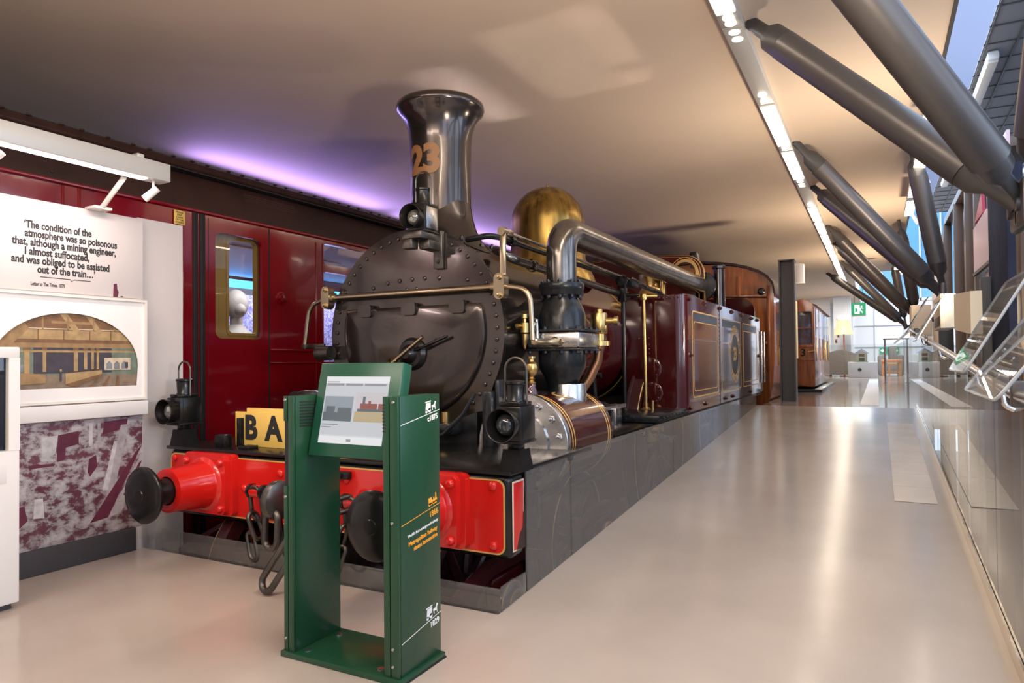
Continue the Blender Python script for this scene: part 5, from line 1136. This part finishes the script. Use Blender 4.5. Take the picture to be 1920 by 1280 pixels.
for i, (x, y, z, n) in enumerate(nodes):
    lo = {0: 2.20, 1: 7.32, 2: 12.2, 3: 16.8}[i]; hi = {0: 4.55, 1: 9.33, 2: 14.15, 3: 19.1}[i]
    strut('steel_strut', (-0.69 if i else -0.66, lo, ZT), (x, y-0.06, z), 0.088, f'{n} pair of struts, the tube leaning toward the camera at its ceiling end')
    strut('steel_strut', (-0.69 if i < 3 else -1.1, hi, ZT), (x, y+0.05, z), 0.088, f'{n} pair of struts, the tube reaching away from the camera at its ceiling end')
    if i == 0: top = (1.35, 4.6, 4.1)
    else: top = (0.33, y-0.25 if i == 1 else y-0.9, ZT)
    if i == 0: strut('steel_strut', (0.70, 2.75, 3.7), (x+0.03, y-0.02, z+0.02), 0.088, 'thick steep strut at the top right corner of the photo')
    else: strut('steel_strut', top, (x+0.02, y, z+0.02), 0.085, f'steep strut dropping from the ceiling edge to the {n} node')
    t = thing('strut_node', (x+0.05, y, z-0.1), f'{n} steel node where the grey struts meet by the right wall', 'steel node', 'steel strut nodes')
    b = MB(); b.box(x-0.02, y-0.17, z-0.12, x+0.03, y+0.17, z+0.10, 0.02); b.box(x-0.02, y-0.02, z-0.10, x+0.34, y+0.02, z-0.02, 0.008); b.build('plate', 'strut', t)
    b = MB()
    for dy in (-0.11, 0.11): b.cyl((x-0.035, y+dy, z-0.02), (x+0.045, y+dy, z-0.02), 0.032, n=18)
    b.build('pin', 'strutdark', t)
    b = MB(); b.box(x+0.33, y-0.10, -2.5, x+0.53, y+0.10, z+0.14, 0.01)
    o = tag(b.build('steel_column', 'strutdark'), f'{n} dark column standing behind the {n} strut node', 'column', 'dark columns behind the strut nodes')
tag(MB().box(0.715, 4.72, -2.5, 0.80, 4.86, 1.83, 0.01).build('bronze_post', 'brownpost'), 'brown metal post at the right edge behind the acrylic panels', 'post')

# gallery wall of pictures beyond the balustrade
gx = 1.05
t = thing('gallery_frame', (gx, 11, 0), 'tall brown framework carrying pictures behind the balustrade', 'frame')
b = MB(); b.box(gx, 9.0, 3.36, gx+0.5, 13.9, 3.47, 0.005); b.build('top_rail', 'brownpost', t)
for y in (9.62, 10.55, 12.0, 13.8):
    b = MB(); b.box(gx-0.02, y, -2.5, gx+0.10, y+0.12, 3.36, 0.004); b.build('upright', 'brownpost', t)
def board(nm, m, y0, y1, z0, z1, lb, grp, x=gx+0.12):
    b = MB(); b.box(x, y0, z0, x+0.03, y1, z1, 0.003); return tag(b.build(nm, m), lb, 'panel', grp)
board('picture_board', 'pink', 8.32, 9.6, 2.72, 3.36, 'pink upper board nearest the dark column', 'boards on the brown framework')
board('picture_board', 'mural2', 9.0, 9.6, 1.1, 2.03, 'brown photograph board below the pink board', 'boards on the brown framework')
board('picture_board', 'pink', 9.76, 10.53, 2.35, 3.36, 'pale pink board in the second bay of the framework', 'boards on the brown framework')
board('picture_board', 'mural2', 9.76, 10.53, 0.9, 2.33, 'sepia photograph board in the second bay of the framework', 'boards on the brown framework')
board('picture_board', 'pink', 10.7, 11.98, 2.3, 3.36, 'pale pink board in the third bay of the framework', 'boards on the brown framework')
board('picture_board', 'mural2', 10.7, 11.98, 0.9, 2.28, 'sepia photograph board in the third bay of the framework', 'boards on the brown framework')
board('picture_board', 'mural2', 12.15, 13.78, 0.9, 3.36, 'tall sepia photograph board in the farthest bay', 'boards on the brown framework')
t = thing('leaning_display_panel', (gx-0.05, 8.6, 1.75), 'large glossy pale pink display sheet in front of the brown framework', 'panel')
b = MB(); b.prism([(8.24, 2.07), (8.24, 2.55), (8.5, 2.62), (9.58, 2.58), (9.58, 2.07)], 'YZ', gx-0.04, gx-0.02); b.build('board', 'pink', t)
b = MB(); b.box(gx-0.05, 8.24, 2.035, gx-0.02, 9.58, 2.07); b.build('lower_edge', 'brownpost', t)
t = thing('red_display_prism', (gx-0.05, 9.0, 2.6), 'small deep red triangular panel above the pale pink sheet', 'panel')
b = MB(); b.prism([(8.75, 2.63), (9.45, 2.63), (8.85, 2.86)], 'YZ', gx-0.04, gx-0.01); b.build('board', 'pinkred', t)
board('picture_board', 'mural2', 8.27, 8.98, 0.6, 2.02, 'pale photograph board under the pink display panel', 'boards on the brown framework', gx)
tag(MB().box(gx-0.06, 7.12, -2.5, gx+0.06, 8.22, 2.75, 0.01).build('navy_column', 'navypost'), 'broad dark navy column right of the pink display panel', 'column')
tag(MB().box(gx, 14.6, 0.4, gx+0.06, 17.2, 3.3, 0.004).build('wood_panel', 'palewood'), 'tall pale wooden panel behind the far struts', 'panel')
# cream boxes
t = thing('cream_wall_box', (0.6, 6.2, 1.2), 'cream box fixed under the second strut node', 'box', 'cream boxes behind the balustrade')
b = MB(); b.box(0.46, 6.60, 1.34, 0.57, 7.35, 1.62, 0.004); b.build('body', 'creambox', t); b = MB(); b.box(0.455, 6.62, 1.36, 0.461, 7.2, 1.44, 0.002); b.build('dark_grille', 'brownpost', t)
t = thing('cream_wall_box', (0.52, 5.3, 1.2), 'cream slanted box nearer than the one under the node', 'box', 'cream boxes behind the balustrade')
b = MB(); b.prism([(4.95, 1.24), (5.95, 1.30), (5.95, 1.56), (4.95, 1.50)], 'YZ', 0.50, 0.56); b.build('body', 'creambox', t)
t = thing('cream_wall_box', (0.6, 11, 1.4), 'far cream box under the third strut node', 'box', 'cream boxes behind the balustrade')
b = MB(); b.box(0.46, 11.9, 1.42, 0.72, 12.6, 1.88, 0.004); b.build('body', 'creambox', t)
# right hand luminaires under the ceiling edge
def gl(y0, y1, label, x=0.40, z=3.0):
    t = thing('suspended_light', (x, y0, z), label, 'strip light', 'suspended lights along the ceiling edge')
    b = MB(); b.box(x-0.055, y0, z, x+0.055, y1, z+0.06, 0.004); b.build('housing', 'alu', t)
    b = MB(); b.box(x-0.05, y0+0.02, z-0.006, x+0.05, y1-0.02, z+0.001, 0.002); b.build('diffuser', 'strip', t)
    b = MB(); b.cyl((x, (y0+y1)/2, z+0.06), (x, (y0+y1)/2, 3.256), 0.006, n=8); b.build('hanger', 'strutdark', t)
    b = MB(); b.cyl((x+0.05, y1, z), (x+0.10, y1-0.06, z-0.12), 0.024, n=14); b.build('spot_head', 'white', t)
for y0, y1, lb in ((5.9, 6.7, 'nearest suspended light seen between the big struts'), (7.5, 8.3, 'second suspended light from the camera at the ceiling edge'), (8.5, 9.4, 'third suspended light from the camera at the ceiling edge'),
                   (9.6, 10.6, 'fourth suspended light from the camera at the ceiling edge'), (12.6, 13.8, 'fifth suspended light beside the third strut pair'), (15.8, 17.0, 'farthest suspended light near the blue end bay')): gl(y0, y1, lb)
# services high on the right
t = thing('batten_light', (1.6, 10, 4.9), 'white batten light fitting high above the right side', 'light fitting', 'batten lights high on the right')
b = MB(); b.box(1.2, 9.7, 4.58, 1.32, 11.4, 4.69, 0.03); b.build('body', 'white', t); b = MB(); b.box(1.21, 9.75, 4.56, 1.31, 11.35, 4.582, 0.004); b.build('cover', 'offwhite', t)
t = thing('batten_light', (1.6, 15, 4.2), 'white batten light fitting farther along the right side', 'light fitting', 'batten lights high on the right')
b = MB(); b.box(1.2, 14.5, 4.58, 1.32, 16.5, 4.69, 0.03); b.build('body', 'white', t); b = MB(); b.box(1.21, 14.55, 4.56, 1.31, 16.45, 4.582, 0.004); b.build('cover', 'offwhite', t)
t = thing('cable_tray', (1.9, 12, 4.5), 'grey gridded cable tray sloping along the upper right wall', 'cable tray')
b = MB(); b.box(1.15, 8.0, 4.7, 2.1, 20.0, 4.73); b.build('tray', 'mesh', t)
b = MB()
for i in range(25): b.box(1.14, 8+i*0.5, 4.69, 2.11, 8.03+i*0.5, 4.70)
for x in (1.16, 1.45, 1.78, 2.09): b.box(x, 8, 4.68, x+0.02, 20, 4.69)
b.build('grid', 'strutdark', t)
b = MB(); b.tube([(2.45+0.03*math.sin(i*1.3), 6+i*0.4, 4.4+0.02*math.cos(i*2.1)) for i in range(36)], 0.16, 16)
tag(b.build('foil_duct', 'steel'), 'crinkled silver foil duct along the upper right wall', 'duct')

# ================================================================== TEAK CARRIAGES, POST, LOUNGE
t = thing('teak_carriage', (-2.8, 14, -0.6), 'varnished teak carriage with an arched end behind the locomotive', 'carriage')
X0, X1, Y0, Y1 = -4.2, -1.42, 11.4, 13.6
xc = (X0+X1)/2
def arch_end(x0, x1, zb, zs, zt, n=16):
    c = (x0+x1)/2; return [(x0+0.12, zb), (x1-0.12, zb), (x1-0.03, zb+0.35), (x1, zb+0.8), (x1, zs)]+[(c+(x1-x0)/2*math.cos(PI*i/n), zs+(zt-zs)*math.sin(PI*i/n)**0.75) for i in range(1, n)]+[(x0, zs), (x0, zb+0.8), (x0+0.03, zb+0.35)]
b = MB(); b.prism(arch_end(X0, X1, 0.32, 2.12, 2.66), 'XZ', Y0, Y1); b.build('body', 'teak', t)
b = MB(); e = arch_end(X0-0.03, X1+0.03, 2.08, 2.12, 2.71)[4:-2]; b.prism(e+[(e[-1][0]+0.04, 2.10)]+[(p[0]*0.985+xc*0.015, p[1]-0.035) for p in e[::-1]], 'XZ', Y0-0.05, Y1+0.05); b.build('roof', 'roof', t)
b = MB()
for x in (-1.50, -1.95, -2.4, -2.9, -3.4): b.box(x-0.025, Y0-0.014, 0.5, x+0.025, Y0, 2.42 if abs(x-xc) < 1 else 2.25, 0.005)
for z in (1.35, 2.10): b.box(X0+0.1, Y0-0.012, z-0.02, X1-0.05, Y0, z+0.02, 0.005)
b.build('end_beading', 'teak', t)
b = MB(); b.tube([(-3.6, Y0-0.05, 2.18), (-1.52, Y0-0.05, 2.06)], 0.010, 8); b.lathe([(0.06, 0), (0.06, 0.03), (0.03, 0.06), (0, 0.06)], (-1.60, Y0, 2.16), (0, -1, 0), 14); b.build('end_fittings', 'iron', t)
b = MB()
for y in (11.65, 12.3, 12.95): b.box(X1-0.002, y, 1.3, X1+0.004, y+0.5, 2.05)
b.build('side_windows', 'skyglass', t)
b = MB()
for y in (11.58, 12.2, 12.85, 13.5): b.tube([(X1+0.03, y, 1.0), (X1+0.04, y, 1.55)], 0.012, 8)
b.build('grab_handles', 'brass', t)
b = MB(); b.box(X1-0.08, Y0, 0.31, X1+0.04, Y1, 0.36, 0.005); b.build('step_board', 'black', t)
t = thing('teak_compartment_carriage', (-2.2, 16, -0.6), 'orange teak third class carriage with a numbered door beyond the dark post', 'carriage')
X0, X1, Y0, Y1 = -3.9, -0.98, 14.0, 18.5
b = MB(); b.box(X0, Y0+0.08, 0.55, X1-0.06, Y1, 2.12, 0.03); b.build('body', 'teak', t)
b = MB(); b.prism([(X0, 2.10), (X1-0.02, 2.10), (X1-0.1, 2.14), (X1-0.8, 2.20), (X0+0.8, 2.20), (X0, 2.14)], 'XZ', Y0+0.10, Y1); b.build('roof', 'roof', t)
w0, w1 = -1.42, -1.06
b = MB(); dpf = [(w0+0.03, 0.60), (w1-0.05, 0.56), (w1+0.0, 0.95), (w1+0.03, 1.4), (w1+0.03, 2.02)]+[((w0+w1)/2+0.21*math.cos(a), 2.02+0.20*math.sin(a)) for a in [PI*i/10 for i in range(1, 10)]]+[(w0-0.03, 2.02), (w0-0.03, 1.4)]
b.prism(dpf, 'XZ', Y0, Y0+0.07, holes=[rrect(w0+0.03, 1.36, w1-0.02, 1.98, 0.04)]); dr = b.build('end_door', 'teak', t)
b = MB(); b.box(w0+0.03, Y0+0.03, 1.36, w1-0.02, Y0+0.036, 1.98); b.build('door_window', 'skyglass', dr)
b = MB(); b.box(w0, Y0-0.008, 1.30, w1, Y0, 1.345, 0.003); b.box(w0, Y0-0.008, 1.06, w1, Y0, 1.085, 0.003); b.box(w0, Y0-0.03, 1.66, w1+0.02, Y0-0.02, 1.68); b.build('door_beading', 'teak', dr)
b = MB(); b.text('3', 0.19, SOUTH((w0+w1)/2, Y0-0.001, 1.20), bold=0.006); b.build('class_number', 'black', dr)
b = MB(); b.cyl((w1-0.07, Y0, 1.22), (w1-0.07, Y0-0.04, 1.22), 0.018, n=10); b.tube([(w1-0.07, Y0-0.04, 1.22), (w1+0.03, Y0-0.045, 1.24)], 0.014, 8); b.build('door_handle', 'brass', dr)
b = MB()
for y in (14.4, 15.2, 16.0, 16.8, 17.6): b.box(X1-0.062, y, 1.30, X1-0.05, y+0.45, 2.05)
b.build('side_windows', 'skyglass', t)
b = MB()
for i in range(5): b.tube([(X1-0.045, 14.3+i*0.9, 1.05), (X1-0.045, 14.3+i*0.9, 1.5)], 0.009, 8)
b.build('grab_handles', 'brass', t)
b = MB(); b.box(X0, Y0-0.1, 0.46, X1+0.06, Y1, 0.52, 0.005); b.build('step_board', 'black', t)
# dark H section post with a white box
t = thing('steel_post', (-1.17, 10.95, 0.463), 'dark H section steel post standing in front of the teak carriages', 'post')
b = MB(); b.box(-1.285, 10.90, 0.463, -1.265, 11.12, 2.56); b.box(-1.085, 10.90, 0.463, -1.065, 11.12, 2.56); b.box(-1.265, 11.0, 0.463, -1.085, 11.02, 2.56); b.build('section', 'strutdark', t)
b = MB(); b.box(-1.29, 10.89, 2.555, -1.06, 11.13, 2.57); b.build('cap', 'strutdark', t)
tag(MB().box(-1.065, 10.93, 2.22, -0.94, 11.10, 2.50, 0.006).build('white_speaker_box', 'white'), 'small white box mounted near the top of the dark post', 'box')
tag(MB().box(-1.065, 10.93, 1.1, -1.05, 11.10, 1.95, 0.002).build('pale_sign_board', 'cream'), 'tall narrow cream board on the side of the dark post', 'sign')
# lounge
b = MB(); zf = 0.463
def sofa(x0, x1, y0, y1, label, h=0.85):
    t = thing('striped_sofa', ((x0+x1)/2, (y0+y1)/2, zf), label, 'sofa', 'striped grey seats in the lounge')
    n = 18; pts = [(x0, zf+0.08), (x1, zf+0.08)]+[(x1-(x1-x0)*i/n, zf+0.25+h*0.75*math.sin(PI*(i/n*0.8+0.12))**0.8) for i in range(n+1)]
    b = MB(); b.prism(pts, 'XZ', y0, y1); b.build('body', 'sofa', t)
    b = MB()
    for x in (x0+0.15, x1-0.15):
        for y in (y0+0.1, y1-0.1): b.cyl((x, y, zf), (x, y, zf+0.09), 0.04, 0.05, n=10)
    b.build('feet', 'tableoak', t)
sofa(-1.85, -0.35, 24.9, 25.7, 'wide striped grey sofa with a rounded back beneath the floor lamp')
sofa(-2.6, -1.3, 25.9, 26.5, 'striped grey sofa end behind the wide one', 1.1)
t = thing('striped_armchair', (0.65, 28.2, zf), 'grey striped armchair behind the orange wooden table', 'armchair')
b = MB(); b.box(0.15, 27.9, zf+0.05, 1.15, 28.8, zf+0.45, 0.06); b.build('seat', 'sofa', t); b = MB(); b.box(0.35, 28.6, zf+0.3, 1.05, 28.9, zf+1.05, 0.08); b.build('backrest', 'sofa', t)
for x in (0.0, 1.05): b = MB(); b.box(x, 27.85, zf, x+0.22, 28.8, zf+0.72, 0.07); b.build('armrest', 'sofa', t)
t = thing('wooden_play_table', (0.45, 26.4, zf), 'low orange wooden table with thick legs in the lounge', 'table')
b = MB(); b.box(0.10, 26.1, zf+0.46, 0.85, 26.8, zf+0.56, 0.015); b.build('tabletop', 'tableoak', t)
for x in (0.13, 0.75):
    for y in (26.13, 26.7): b = MB(); b.box(x, y, zf, x+0.08, y+0.08, zf+0.47); b.build('leg', 'tableoak', t)
b = MB(); b.box(0.15, 26.14, zf+0.12, 0.8, 26.18, zf+0.17); b.box(0.15, 26.72, zf+0.12, 0.8, 26.76, zf+0.17); b.build('stretcher', 'tableoak', t)
t = thing('wooden_stool', (0.42, 25.6, zf), 'small orange wooden stool in front of the low table', 'stool')
b = MB(); b.box(0.30, 25.5, zf+0.38, 0.62, 25.8, zf+0.44, 0.01); b.build('seat', 'tableoak', t)
for x in (0.31, 0.56):
    for y in (25.51, 25.74): b = MB(); b.box(x, y, zf, x+0.05, y+0.05, zf+0.39); b.build('leg', 'tableoak', t)
t = thing('display_plinth', (-0.45, 24.5, zf), 'low white plinth with a round black hole in front of the sofa', 'plinth')
b = MB(); b.box(-0.83, 24.2, zf, 0.0, 24.9, zf+0.49, 0.01); b.build('body', 'plinth', t)
b = MB(); b.cyl((-0.50, 24.201, zf+0.25), (-0.50, 24.19, zf+0.25), 0.055, n=24); b.build('round_hole', 'letter', t)
t = thing('toy_house', (-0.40, 24.5, zf+0.49), 'model house with a blue roof on the white plinth', 'model house')
b = MB(); b.box(-0.66, 24.25, zf+0.49, -0.26, 24.75, zf+0.51); b.build('lawn', 'toygreen', t)
b = MB(); z0 = zf+0.51; b.box(-0.58, 24.35, z0, -0.30, 24.38, z0+0.26); b.prism([(-0.60, z0+0.26), (-0.28, z0+0.26), (-0.44, z0+0.36)], 'XZ', 24.35, 24.38); b.box(-0.60, 24.35, z0, -0.57, 24.7, z0+0.26); b.box(-0.31, 24.35, z0, -0.28, 24.7, z0+0.26); b.build('walls', 'cream', t)
b = MB(); b.box(-0.52, 24.345, z0+0.02, -0.36, 24.351, z0+0.12); b.box(-0.52, 24.345, z0+0.15, -0.36, 24.351, z0+0.24); b.build('openings', 'brownpost', t)
b = MB(); b.prism([(-0.64, z0+0.245), (-0.44, z0+0.375), (-0.24, z0+0.245), (-0.24, z0+0.27), (-0.44, z0+0.40), (-0.64, z0+0.27)], 'XZ', 24.30, 24.75); b.build('roof', 'blueroof', t)
t = thing('floor_lamp', (-1.0, 26.0, zf), 'tall floor lamp with a glowing cream shade by the grey column', 'lamp')
b = MB(); b.lathe([(0.16, 0), (0.16, 0.03), (0.03, 0.05), (0, 0.05)], (-1.0, 26.0, zf), (0, 0, 1), 24); b.build('base', 'teak', t)
b = MB(); b.cyl((-1.0, 26.0, zf+0.04), (-1.0, 26.0, zf+1.5), 0.022, n=12); b.build('pole', 'teak', t)
b = MB(); b.lathe([(0.31, 1.43), (0.25, 1.60), (0.22, 1.78), (0.21, 1.92), (0.20, 1.92), (0.21, 1.78), (0.24, 1.60), (0.30, 1.43)], (-1.0, 26.0, zf), (0, 0, 1), 28); b.build('shade', 'shade', t)
t = thing('wall_lamp', (-1.6, 26.4, 1.9), 'small wall lamp with a glowing cream shade beside the teak carriage', 'lamp')
b = MB(); b.lathe([(0.14, 1.78), (0.10, 2.12), (0.09, 2.12), (0.13, 1.78)], (-1.60, 26.4, 0), (0, 0, 1), 22); b.build('shade', 'shade', t)
b = MB(); b.tube([(-1.6, 26.4, 1.80), (-1.6, 26.4, 1.66), (-1.6, 27.4, 1.62)], 0.02, 8); b.build('arm', 'brass', t)
for i in range(3):
    tag(MB().box(-1.30+i*0.07, 26.58, 1.62+i*0.2, -1.24+i*0.07, 26.6, 1.76+i*0.2, 0.002).build('small_picture', 'copper'), ['lowest', 'middle', 'topmost'][i]+' of three small brown ornaments on the wall by the lamp', 'ornament', 'ornaments by the lounge lamp')
tag(MB().box(-1.22, 26.5, 2.42, -0.97, 26.6, 2.50, 0.01).build('emergency_light', 'white'), 'small white emergency light on the grey column above the lamp', 'light fitting')
# exit sign
t = thing('exit_sign', (-0.375, 18, 2.08), 'green hanging emergency exit sign with a white running figure', 'sign')
b = MB(); b.box(-0.525, 18.0, 2.085, -0.225, 18.04, 2.385, 0.004); b.build('panel', 'exitgreen', t)
b = MB(); b.box(-0.525, 17.995, 2.07, -0.225, 18.045, 2.088); b.build('rim', 'white', t)
b = MB(); yy = 17.998
b.prism([(-0.46, 2.13), (-0.35, 2.13), (-0.35, 2.34), (-0.46, 2.34)], 'XZ', yy, 18.0, holes=[[(-0.445, 2.15), (-0.40, 2.19), (-0.40, 2.24), (-0.445, 2.27)]]); b.prism(circle(-0.31, 2.30, 0.018, 14), 'XZ', yy, 18.0)
b.prism([(-0.36, 2.26), (-0.30, 2.275), (-0.27, 2.24), (-0.28, 2.23), (-0.305, 2.255), (-0.33, 2.215), (-0.29, 2.18), (-0.29, 2.14), (-0.305, 2.14), (-0.31, 2.17), (-0.35, 2.195)], 'XZ', yy, 18.0); b.build('running_figure', 'exitwhite', t)
b = MB(); b.cyl((-0.46, 18.02, 2.38), (-0.46, 18.02, 3.256), 0.006, n=6); b.cyl((-0.29, 18.02, 2.38), (-0.29, 18.02, 3.256), 0.006, n=6); b.build('hangers', 'strut', t)
t = thing('exit_sign', (0.35, 30.9, 1.5), 'distant small green exit sign low on the white end wall', 'sign')
b = MB(); b.box(0.08, 30.9, 1.25, 0.55, 30.93, 1.48); b.build('panel', 'exitgreen', t); b = MB(); b.box(0.20, 30.893, 1.33, 0.30, 30.9, 1.40); b.prism([(0.10, 1.365), (0.2, 1.44), (0.2, 1.29)], 'XZ', 30.893, 30.9); b.build('arrow', 'exitwhite', t)
# landing balustrade with posts
t = thing('landing_balustrade', (0.45, 19.7, zf), 'metal posts and top rail with glass at the end of the landing', 'balustrade')
for x in (0.17, 0.73):
    b = MB(); b.cyl((x, 19.7, zf), (x, 19.7, zf+1.08), 0.024, n=14); b.lathe([(0.06, 0), (0.06, 0.01), (0.03, 0.015)], (x, 19.7, zf), (0, 0, 1), 16); b.build('post', 'chrome', t)
b = MB(); b.box(0.13, 19.66, zf+1.08, 0.9, 19.74, zf+1.11, 0.008); b.build('top_rail', 'brownpost', t)
b = MB(); b.box(0.19, 19.695, zf+0.05, 0.71, 19.705, zf+1.0); b.build('glass', 'glass', t)
tag(MB().box(-1.45, 22.8, zf, 2.5, 22.812, zf+1.02).build('lounge_glass_screen', 'glass'), 'clear glass screen in front of the lounge seats', 'glass screen')
# white panel speaker on ceiling far
tag(MB().cyl((-0.1, 16.8, 3.05), (0.05, 16.6, 2.85), 0.09, n=18).build('projector', 'white'), 'white cylindrical projector under the ceiling near the exit sign', 'projector')
